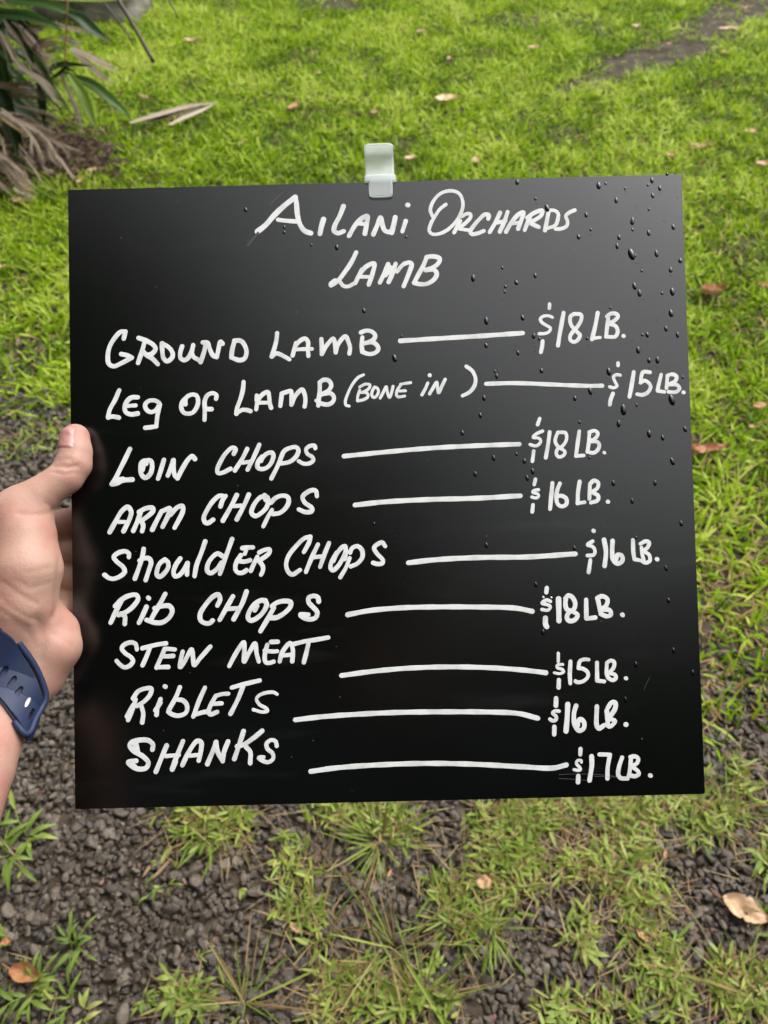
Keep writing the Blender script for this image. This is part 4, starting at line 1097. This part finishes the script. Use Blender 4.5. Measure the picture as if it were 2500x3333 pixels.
inner['kind'] = 'stuff'
# brown litter under the palm
V, F, A = [], [], []
for q in range(1100):
    g = G(pr.normal(170, 105), pr.normal(515, 52))
    th = pr.uniform(0, 2*math.pi); Lq = pr.uniform(.02, .10); d_ = np.array([math.cos(th), math.sin(th), 0])
    z_ = pr.uniform(.004, .035)
    v_, f_, a_ = strip([g + (0, 0, z_), g + d_*Lq*.5 + (0, 0, z_ + pr.uniform(0, .015)), g + d_*Lq + (0, 0, pr.uniform(.002, .02))], pr.uniform(.005, .018), .3, tint=pr.uniform(0, .5)**1.3, ribs=1)
    F += [tuple(i + len(V) for i in f) for f in f_]; V += v_; A += a_
M_LITTER = leaf_mat('leaf_litter', [(0, (.022, .014, .009)), (.3, (.065, .042, .026)), (.6, (.19, .125, .08))], rough=.8, trans=.05, spec=.15)
tag(mesh_obj('leaf_litter', V, F, M_LITTER, attr=np.clip(A, 0, .6)), 'brown decaying leaf litter heaped under the palm clump', 'leaf litter', kind='stuff')
# a dead frond piece lying on the grass
fo = G(560, 372)
frond = empty('fallen_frond', fo)
tag(frond, 'split dead palm frond lying on the grass beside the palm clump', 'palm frond')
for pts, w, t in [([(424, 400), (530, 370), (620, 346), (714, 332)], 17, .55), ([(552, 407), (603, 383), (650, 364), (700, 338)], 15, .6), ([(470, 394), (560, 378), (640, 360), (690, 342)], 26, .02)]:
    V, F, A = strip([G(u_, v_, .045 + (.012 if t > .1 else -.005)) for u_, v_ in pts], w*PXD*1.2, .4, tint=t)
    mesh_obj('leaflet', local(V, fo), F, M_DRY, frond, attr=np.clip(A, 0, 1))
# weathered rock behind the palm
mr = mat('weathered_rock', (.16, .145, .12), rough=.9)
noise_color(mr, (.055, .055, .03), (.22, .20, .175), 7, 8, .35, .65)
bump(mr, 14, .9, .03, 8)
rb = G(290, 88)
bm = bmesh.new(); bmesh.ops.create_icosphere(bm, subdivisions=4, radius=1)
for v_ in bm.verts:
    p_ = np.array(v_.co); p_ = np.sign(p_)*np.abs(p_)**.62
    nz = noise2(p_[0] + p_[2]*1.7, p_[1] - p_[2], .5, 31) - .5
    p_ = p_*(1 + .28*nz); v_.co = Vector((p_[0]*.33, p_[1]*.25, p_[2]*.34 + .20))
rock = from_bm('rock', bm, mr, None, True); rock.location = tuple(rb + np.array([-.02, .24, 0]))
tag(rock, 'weathered grey boulder on the lawn behind the palm leaves', 'rock')

# ------------------------------------------------------------------ fallen leaves, one by one
M_FALL = leaf_mat('fallen_leaf', [(0, (.16, .045, .015)), (.25, (.30, .12, .045)), (.45, (.30, .16, .075)), (.7, (.36, .235, .13)), (1, (.54, .38, .25))], rough=.55, trans=.15, spec=.4)
def fallen(u, v, length_px, wid, heading, curl, tint, label, z=.032, stem=False, fold=.0):
    g = G(u, v, z); sl = np.linalg.norm(g - CAM)
    L_ = length_px*sl*math.cos(math.atan(math.hypot(u - 1250, v - 1666)/FPX))/FPX
    th = math.radians(heading)
    root = empty('fallen_leaf', g)
    tag(root, label, 'leaf', 'fallen leaves on the ground')
    V, F, A = [], [], []
    m_, nc = 25, 11
    fr_ = pr.normal(0, 1, 40); cr_ = pr.uniform(.02, .055); p1, p2 = pr.uniform(0, 6, 2); f1, f2 = pr.uniform(6, 15, 2)
    for i in range(m_):
        s_ = i/(m_-1)
        w = wid*L_*(math.sin(math.pi*s_**.85)**.8 + .03)*(1 + fr_[i]*.07)
        for j in range(nc):
            x = 2*j/(nc-1) - 1
            lx, ly = (s_ - .5)*L_, x*w/2
            z_ = curl*L_*((x*x)*.35*wid*1.6 + .45*(s_ - .5)**2) + .7*cr_*L_*math.sin(f1*s_ + 3*x + p1) + .5*cr_*L_*math.sin(f2*s_*1.7 - 4*x + p2) + fold*abs(x)*w
            V.append((lx*math.cos(th) - ly*math.sin(th), lx*math.sin(th) + ly*math.cos(th), z_))
            A.append(tint + .07*math.sin(17*s_ + 5*x) - (.12 if j == nc//2 else 0) + .06*math.sin(31*x*s_ + 2) + .16*(noise2(s_*9 + p1, x*3 + p2, 1.0, 77) - .5)*2)
    for i in range(m_-1):
        for j in range(nc-1): F.append((i*nc+j, i*nc+j+1, (i+1)*nc+j+1, (i+1)*nc+j))
    mesh_obj('blade', V, F, M_FALL, root, attr=np.clip(A, 0, 1))
    if stem:
        pth_ = [(-.5*L_, 0, .12*curl*L_), (-.62*L_, .02*L_, .03*L_), (-.78*L_, .05*L_, .01)]
        pth_ = [(x*math.cos(th) - y*math.sin(th), x*math.sin(th) + y*math.cos(th), z_) for x, y, z_ in pth_]
        V, F = tube(np.array(pth_), .0011, 6)
        mesh_obj('stalk', V, F, M_FALL, root, attr=np.full(len(V), .3))
LV = [(1455, 324, 82, .55, 10, .3, .95, 'largest pale dry leaf lying on the lawn above the clip'), (953, 346, 74, .30, 62, .3, .45, 'slim brown leaf standing aslant in the lawn above the board'),
      (1221, 368, 34, .6, 20, .5, .6, 'small curled pink leaf on the lawn straight above the clip'), (1334, 514, 42, .5, 30, .3, .85, 'pale leaf on the lawn beside the clip'),
      (1548, 522, 56, .42, 78, .3, .75, 'upright tan leaf on the lawn a little above the board edge'), (1038, 238, 26, .5, 10, .3, .85, 'tiny pale leaf low in the lawn'),
      (1370, 103, 34, .5, 20, .4, .65, 'small pink brown leaf far up the lawn below the worn strip'), (1310, 90, 22, .6, 60, .3, .35, 'tiny rust leaf far up the lawn below the worn strip'),
      (1462, 190, 34, .4, 75, .3, .5, 'small rust leaf upright in the middle of the lawn'), (1740, 156, 46, .6, 25, .3, .7, 'pinkish leaf on the lawn in front of the bare soil'),
      (2072, 86, 34, .7, 10, .3, .85, 'round pale leaf on thin grass behind the bare soil'), (2372, 92, 74, .24, 5, .2, .85, 'long pale leaf lying on the bare soil strip'),
      (2428, 24, 52, .25, 8, .2, .5, 'narrow red brown leaf on the upper soil strip'), (2180, 144, 26, .6, 30, .3, .25, 'tiny red leaf at the edge of the bare soil'),
      (2358, 170, 34, .5, 30, .3, .65, 'small pink leaf at the end of the bare soil'), (2285, 474, 92, .22, 4, .2, .6, 'long narrow tan leaf on the lawn above the board corner'),
      (2184, 506, 40, .6, 50, .4, .6, 'curled pink leaf on the lawn just above the board corner'), (2443, 428, 58, .45, 30, .3, .6, 'tan pointed leaf on the lawn by the photo edge, upper one'),
      (2484, 534, 60, .5, 25, .3, .65, 'tan broad leaf cut by the photo edge'), (2318, 954, 92, .46, 12, .9, .45, 'curled orange brown leaf on the lawn beside the board'),
      (2487, 930, 46, .5, 5, .4, .35, 'red brown leaf at the photo edge level with the heading'), (2476, 1322, 60, .42, 15, .4, .40, 'orange leaf at the photo edge level with the bone in row'),
      (2300, 1464, 150, .24, 8, .5, .18, 'long red leaf half hidden behind the board edge'), (2448, 1388, 26, .5, 10, .3, .5, 'small tan leaf above the long red leaf'),
      (305, 556, 40, .6, 30, .4, .7, 'pale leaf on the litter beside the palm clump'), (265, 590, 46, .5, 80, .4, .55, 'pinkish leaf on the litter just above the board corner'),
      (70, 656, 60, .6, -10, .4, .75, 'pair sized pale leaf on the grass below the palm clump'), (625, 132, 52, .5, -8, .3, .75, 'pinkish leaf on the lawn beside the dark palm stem'),
      (470, 315, 66, .25, -40, .2, .65, 'slim pink leaf near the fallen frond'), (786, 465, 24, .5, 40, .3, .75, 'small yellow leaf on the lawn under the fallen frond'),
      (8, 868, 30, .6, 30, .3, .7, 'pale leaf at the photo edge on the grass')]
for t in LV: fallen(*t)
fallen(2424, 2962, 150, .52, -28, .35, .74, 'big crumpled tan leaf on the gravel beside the weeds', z=.024, stem=True)
fallen(88, 3172, 112, .50, -14, .5, .36, 'glossy folded orange brown leaf on the gravel between weeds', z=.026, stem=True, fold=.25)
fallen(1580, 2872, 66, .6, 20, .5, .62, 'torn pink tan leaf on the weed mat', z=.034)
fallen(2092, 3046, 52, .4, -45, .5, .50, 'small pink curled leaf among weeds on the gravel', z=.030)
fallen(960, 3020, 52, .35, -40, .5, .62, 'pinkish twig like leaf curled at the weeds below the board', z=.026)
fallen(22, 3066, 36, .7, 20, .4, .30, 'small rust red leaf at the gravel edge of the photo', z=.024)
fallen(2165, 2780, 34, .35, 70, .4, .48, 'narrow orange leaf standing in the weeds below the board corner', z=.028)
fallen(1270, 2840, 30, .35, 60, .4, .45, 'tiny orange leaf under the tall grass tuft', z=.026)

# ------------------------------------------------------------------ grass tufts and weeds growing in the gravel
def tuft(u, v, n_, Lpx, wd, label, dry=.15, lean=(.9, .35), aim=None, spread=.022):
    g = G(u, v); sl = np.linalg.norm(g - CAM)
    L0 = Lpx*sl*.9/FPX
    root = empty('grass_tuft', g)
    tag(root, label, 'grass tuft', 'grass tufts growing in the gravel')
    for part, cnt, lo, hi in (('green_blades', int(n_*(1-dry)), .15, .72), ('dry_blades', max(3, int(n_*dry)), .84, 1)):
        r_ = rng.uniform(0, spread, cnt); a_ = rng.uniform(0, 2*math.pi, cnt)
        th = a_ + rng.normal(0, .4, cnt) if aim is None else np.radians(aim) + rng.normal(0, .5, cnt)
        V, Q, T, tt = blades(r_*np.cos(a_), r_*np.sin(a_), L0*rng.uniform(.35, 1.1, cnt), wd*rng.uniform(.6, 1.2, cnt), np.abs(rng.normal(*lean, cnt)), th, rng.uniform(-.1, .7, cnt), rng.uniform(lo, hi, cnt), z0=.008)
        o = fast_mesh(part, V, Q, T, M_WEED, tt); o.parent = root
tuft(1240, 2735, 110, 210, .0034, 'large spreading grass tuft directly under the board edge', .3, spread=.035)
tuft(690, 2690, 70, 130, .0062, 'dense broad bladed tuft under the lower board edge', .15, spread=.05)
tuft(1285, 3085, 30, 330, .0034, 'star shaped tuft with very long thin blades on open gravel', .25, (1.0, .35))
tuft(1470, 2990, 70, 190, .0036, 'thick tuft between the long star tuft and the weed mat', .25, spread=.035)
tuft(1600, 3030, 34, 150, .0036, 'spiky tuft with drooping tips at the weed mat end', .2)
tuft(1640, 2740, 50, 120, .0040, 'fresh green tuft at the head of the weed mat', .05, spread=.04)
tuft(1370, 3270, 60, 230, .0036, 'long bladed tuft at the bottom photo edge', .3, spread=.03)
tuft(800, 3270, 30, 260, .0034, 'thin upright tuft with straw stalks beside the broad leaved weed', .4)
tuft(2440, 3250, 80, 200, .0030, 'straw coloured tuft at the bottom photo corner', .5, spread=.05)
tuft(2300, 2660, 40, 150, .0036, 'loose tuft beside the lower board corner', .35, spread=.04)
tuft(1040, 3040, 26, 220, .0030, 'dry stalky tuft beside the creeping weeds', .7)
tuft(1230, 3130, 18, 230, .0032, 'dead straw tuft lying below the star shaped tuft', .95)
tuft(2360, 2640, 40, 130, .0036, 'ragged tuft of mixed green and straw blades past the board corner', .4, spread=.04)
tuft(545, 2790, 6, 110, .0062, 'single broad blade leaning over the gravel', 0, (1.1, .2), aim=-120)

def weed(u, v, stems, leaves, Lpx, lw, label, tint=.45, hpx=60):
    g = G(u, v); sl = np.linalg.norm(g - CAM); k_ = sl*.9/FPX
    lw *= .64; Lpx *= .92; tint -= .10
    root = empty('weed', g)
    tag(root, label, 'weed', 'small weeds growing in the gravel')
    SV, SF, LV_, LF, LA = [], [], [], [], []
    for q in range(stems):
        th = rng.uniform(0, 2*math.pi); H_ = hpx*k_*rng.uniform(.6, 1.2); R_ = H_*rng.uniform(.4, 1.1)
        p0 = np.array([rng.normal(0, .004), rng.normal(0, .004), .006]); p2 = np.array([R_*math.cos(th), R_*math.sin(th), H_*.8]); p1 = (p0 + p2)/2 + (0, 0, H_*.25)
        path = crom(np.array([p0, p1, p2]), .004)
        v_, f_ = tube(path, .0011, 5); SF += [tuple(i + len(SV) for i in f) for f in f_]; SV += v_
        for r in range(leaves):
            c_ = path[int((.25 + .75*r/max(1, leaves-1))*(len(path)-1))]
            t2 = th + (1 if r % 2 else -1)*rng.uniform(.4, 1.3) if r < leaves - 1 else th
            Lq = Lpx*k_*rng.uniform(.7, 1.15); d_ = np.array([math.cos(t2), math.sin(t2), 0])
            pts = [c_, c_ + d_*Lq*.5 + (0, 0, Lq*.16), c_ + d_*Lq + (0, 0, rng.uniform(-.1, .12)*Lq)]
            v_, f_, a_ = strip([c_ + (np.array(p_) - c_) for p_ in crom(np.array(pts), Lq/8)], lw*Lq, .25, face=(0, 0, 1), taper=(.25, 1, .8, .03), tint=tint + rng.normal(0, .1), ribs=1)
            LF += [tuple(i + len(LV_) for i in f) for f in f_]; LV_ += v_; LA += a_
    mesh_obj('stem', SV, SF, M_WEED, root, attr=np.full(len(SV), .5))
    mesh_obj('leaves', LV_, LF, M_WEED, root, attr=np.clip(LA, 0, .8))
weed(35, 2790, 4, 4, 90, .30, 'tall pale weed with drooping leaves at the photo edge below the wrist', .42, 110)
weed(95, 2740, 3, 3, 80, .34, 'upright weed with two broad blades beside the tall pale weed', .62, 100)
weed(540, 2890, 2, 3, 42, .34, 'sparse sprout with upright leaves alone on the gravel', .45, 60)
weed(462, 2890, 1, 3, 52, .20, 'thin forked sprout alone on the gravel', .35, 40)
weed(775, 2905, 1, 4, 34, .6, 'little bright green seedling with round leaves', .75, 20)
weed(250, 3090, 5, 4, 66, .28, 'spreading weed with paired narrow leaves above the orange leaf', .40, 90)
weed(45, 3060, 3, 3, 80, .30, 'weed with upright blades at the photo edge above the orange leaf', .40, 100)
weed(110, 3235, 4, 5, 74, .30, 'weed with broad pointed leaves below the orange leaf', .40, 70)
weed(240, 3270, 2, 4, 70, .26, 'forked weed at the bottom photo edge', .40, 70)
weed(275, 3310, 2, 3, 50, .45, 'bright yellow green weed tip at the bottom photo edge', .8, 40)
weed(470, 3260, 3, 5, 44, .42, 'weed with oval leaves in a ring at the bottom photo edge', .5, 40)
weed(600, 3230, 5, 5, 56, .48, 'bushy weed with broad glossy leaves on the gravel', .62, 70)
weed(640, 3280, 4, 5, 56, .5, 'low weed with round leaves beside the bushy one', .55, 40)
weed(640, 3120, 1, 4, 34, .34, 'tiny sprout above the bushy weed', .55, 30)
weed(2250, 2720, 3, 5, 56, .34, 'weed with spread leaves under the board corner', .45, 50)
weed(1880, 3090, 4, 5, 62, .36, 'yellow green leafy weed between gravel and mat', .7, 50)
weed(2470, 2790, 3, 4, 66, .32, 'leafy weed at the photo edge above the tan leaf', .55, 60)
weed(1850, 3270, 3, 4, 80, .3, 'broad bladed weed at the bottom photo edge in the mat', .5, 50)
weed(1040, 2990, 3, 5, 44, .5, 'round leaved weed beside the dry stalky tuft', .66, 30)
weed(1420, 3180, 3, 4, 44, .5, 'yellowish weed between the long blades', .75, 40)
weed(2080, 2830, 4, 5, 52, .36, 'leafy weed in the middle of the mat below the board', .55, 40)
weed(640, 2400, 1, 1, 30, .5, 'sprout hidden behind the board', .6, 20) if False else None

# ------------------------------------------------------------------ trees added out of view behind the photographer to darken the board's reflection
M_TREE = leaf_mat('added_tree_leaves', [(0, (.020, .045, .010)), (1, (.055, .10, .02))], rough=.5, trans=.15)
def tree(x, y, h, r_, label, n_=2600, zc=.62):
    root = empty('tree', (x, y, 0))
    tag(root, label, 'tree', 'unseen trees added behind the photographer')
    tr_ = np.random.default_rng(int(abs(x*10)+abs(y)*100))
    pts = np.array([(0, 0, -.1), (.1, .05, h*.3), (.05, .1, h*.6), (.15, 0, h*.9)])
    path = crom(pts, .4)
    V, F = tube(path, np.linspace(.28, .05, len(path)), 10)
    for q in range(9):
        a_ = tr_.uniform(0, 2*math.pi); z0 = h*tr_.uniform(.3, .75)
        e_ = np.array([math.cos(a_)*r_*.75, math.sin(a_)*r_*.75, z0 + tr_.uniform(.3, 1.2)])
        s_ = np.array([0.05, .05, z0]); v_, f_ = tube(crom(np.array([s_, (s_+e_)/2 + (0, 0, .25), e_]), .3), .06, 6)
        F += [tuple(i + len(V) for i in f) for f in f_]; V += v_
    mesh_obj('trunk', V, F, M_BARK, root)
    cl = tr_.normal(size=(26, 3)); cl /= np.linalg.norm(cl, axis=1)[:, None]; cl *= (r_*tr_.uniform(.2, .85, 26))[:, None]; cl[:, 2] *= .75
    c_ = cl[tr_.integers(0, 26, n_)] + tr_.normal(0, r_*.20, (n_, 3)) + (0, 0, h*zc)
    d1 = tr_.normal(size=(n_, 3)); d1 /= np.linalg.norm(d1, axis=1)[:, None]
    d2 = np.cross(d1, tr_.normal(size=(n_, 3))); d2 /= np.linalg.norm(d2, axis=1)[:, None]
    sz = tr_.uniform(.12, .28, n_)[:, None]
    V = np.stack([c_ - d1*sz, c_ + d2*sz*.4, c_ + d1*sz, c_ - d2*sz*.4], 1).reshape(-1, 3)
    o = fast_mesh('crown', V, np.arange(n_*4).reshape(-1, 4), np.zeros((0, 3)), M_TREE, np.repeat(tr_.random(n_), 4)); o.parent = root
tree(-3.6, -2.65, 8.7, 3.3, 'broad tall unseen tree added behind the photographer, on the palm side', 6500)
tree(-.4, -4.6, 8.0, 3.0, 'dense unseen tree added straight behind the photographer', 7000, .55)
tree(3.4, -5.2, 8.3, 3.1, 'dense unseen tree added behind the photographer, opposite the palm side', 6500, .5)
tree(-6.5, .2, 8.0, 3.0, 'wide unseen tree added beside the photographer, on the palm side', 5000)
tree(7.4, -3.6, 6.0, 2.6, 'small unseen tree added behind the photographer, beyond the others', 3500, .5)

# ------------------------------------------------------------------ the rest of the photographer, whose dark clothes the board mirrors
def grid_body(name, chains, k, h, m):
    """One smooth surface round several tapering chains of (x, y, z, radius) world points."""
    allp = np.array([p[:3] for c_ in chains for p in c_]); rm = max(p[3] for c_ in chains for p in c_) + .05
    lo, hi = allp.min(0) - rm, allp.max(0) + rm
    ax_ = [np.arange(lo[i], hi[i], h) for i in range(3)]
    X, Y, Z = ax_[0][:, None, None], ax_[1][None, :, None], ax_[2][None, None, :]
    F = np.full((len(ax_[0]), len(ax_[1]), len(ax_[2])), 9.0)
    for c_ in chains:
        for p, q in zip(c_[:-1], c_[1:]):
            a_, b_ = np.array(p[:3]), np.array(q[:3]); d = b_ - a_
            t = np.clip(((X-a_[0])*d[0] + (Y-a_[1])*d[1] + (Z-a_[2])*d[2])/(d @ d + 1e-12), 0, 1)
            D = np.sqrt((X-a_[0]-t*d[0])**2 + (Y-a_[1]-t*d[1])**2 + (Z-a_[2]-t*d[2])**2) - (p[3] + (q[3]-p[3])*t)
            hh = np.clip(k - np.abs(F - D), 0, None)/k
            F = np.minimum(F, D) - hh*hh*k*.25
    V, Q = nets(F, lo, h)
    V = relax(V, Q, 2)
    o = fast_mesh(name, V, Q, np.zeros((0, 3)), m)
    o.parent = person
    return o
m_shirt = mat('dark_cotton', (.012, .013, .016), rough=.9, spec=.1)
m_trous = mat('dark_trousers', (.016, .016, .018), rough=.9, spec=.1)
m_hair = mat('brown_hair', (.030, .018, .010), rough=.6)
m_shoe = mat('black_shoe', (.010, .010, .010), rough=.5)
elb = CAM + RC @ camv(*ELB[:3])
BY = -.24
grid_body('shirt', [[(-.10, BY, .98, .125), (-.11, BY, 1.20, .125), (-.13, BY-.01, 1.33, .085)], [(.10, BY, .98, .125), (.11, BY, 1.20, .125), (.13, BY-.01, 1.33, .085)], [(-.13, BY, 1.36, .07), (.13, BY, 1.36, .07)],
  [(-.18, BY, 1.35, .075), (elb[0], elb[1], elb[2], .056)], [(.18, BY, 1.35, .075), (.27, BY+.02, 1.10, .055), (.22, -.09, 1.20, .048)]], .05, .012, m_shirt)
grid_body('trousers', [[(-.09, BY, .95, .13), (-.10, BY, .80, .10), (-.11, BY+.01, .48, .072), (-.11, BY, .10, .060)], [(.09, BY, .95, .13), (.10, BY, .80, .10), (.11, BY+.01, .48, .072), (.11, BY, .10, .060)]], .03, .012, m_trous)
for sx in (-1, 1):
    grid_body('shoe', [[(sx*.11, BY-.06, .045, .045), (sx*.12, BY+.06, .045, .045), (sx*.125, BY+.15, .035, .036)]], .02, .008, m_shoe)
grid_body('head', [[(0, BY-.01, 1.38, .055), (0, BY+.01, 1.50, .052)], [(0, BY+.02, 1.63, .085), (0, BY+.035, 1.56, .065)], [(0, BY+.105, 1.60, .012), (0, BY+.125, 1.575, .013)], [(-.085, BY+.01, 1.60, .018), (-.085, BY+.0, 1.58, .014)], [(.085, BY+.01, 1.60, .018), (.085, BY+.0, 1.58, .014)]], .02, .006, ms)
grid_body('hair', [[(0, BY-.005, 1.665, .092), (0, BY-.03, 1.61, .085)]], .02, .008, m_hair)

# the phone the picture is taken with
phn = empty('phone', P(1250, 1666.5, -.012))
tag(phn, 'black phone held up in front of the face, taking the picture', 'phone')
bm = bmesh.new(); bmesh.ops.create_cube(bm, size=1)
for vv in bm.verts: vv.co = Vector((vv.co.x*.076 + .020, vv.co.y*.155 - .050, vv.co.z*.008))
bmesh.ops.bevel(bm, geom=bm.edges[:], offset=.003, segments=3, affect='EDGES')
from_bm('phone_case', bm, m_shoe, phn, False)
bm = bmesh.new(); bmesh.ops.create_cone(bm, cap_ends=True, segments=24, radius1=.008, radius2=.008, depth=.002)
for vv in bm.verts: vv.co.z += .005 - .010; 
from_bm('lens_ring', bm, m_shoe, phn, False)
phn.rotation_euler = (math.pi/2 - PITCH, 0, 0)
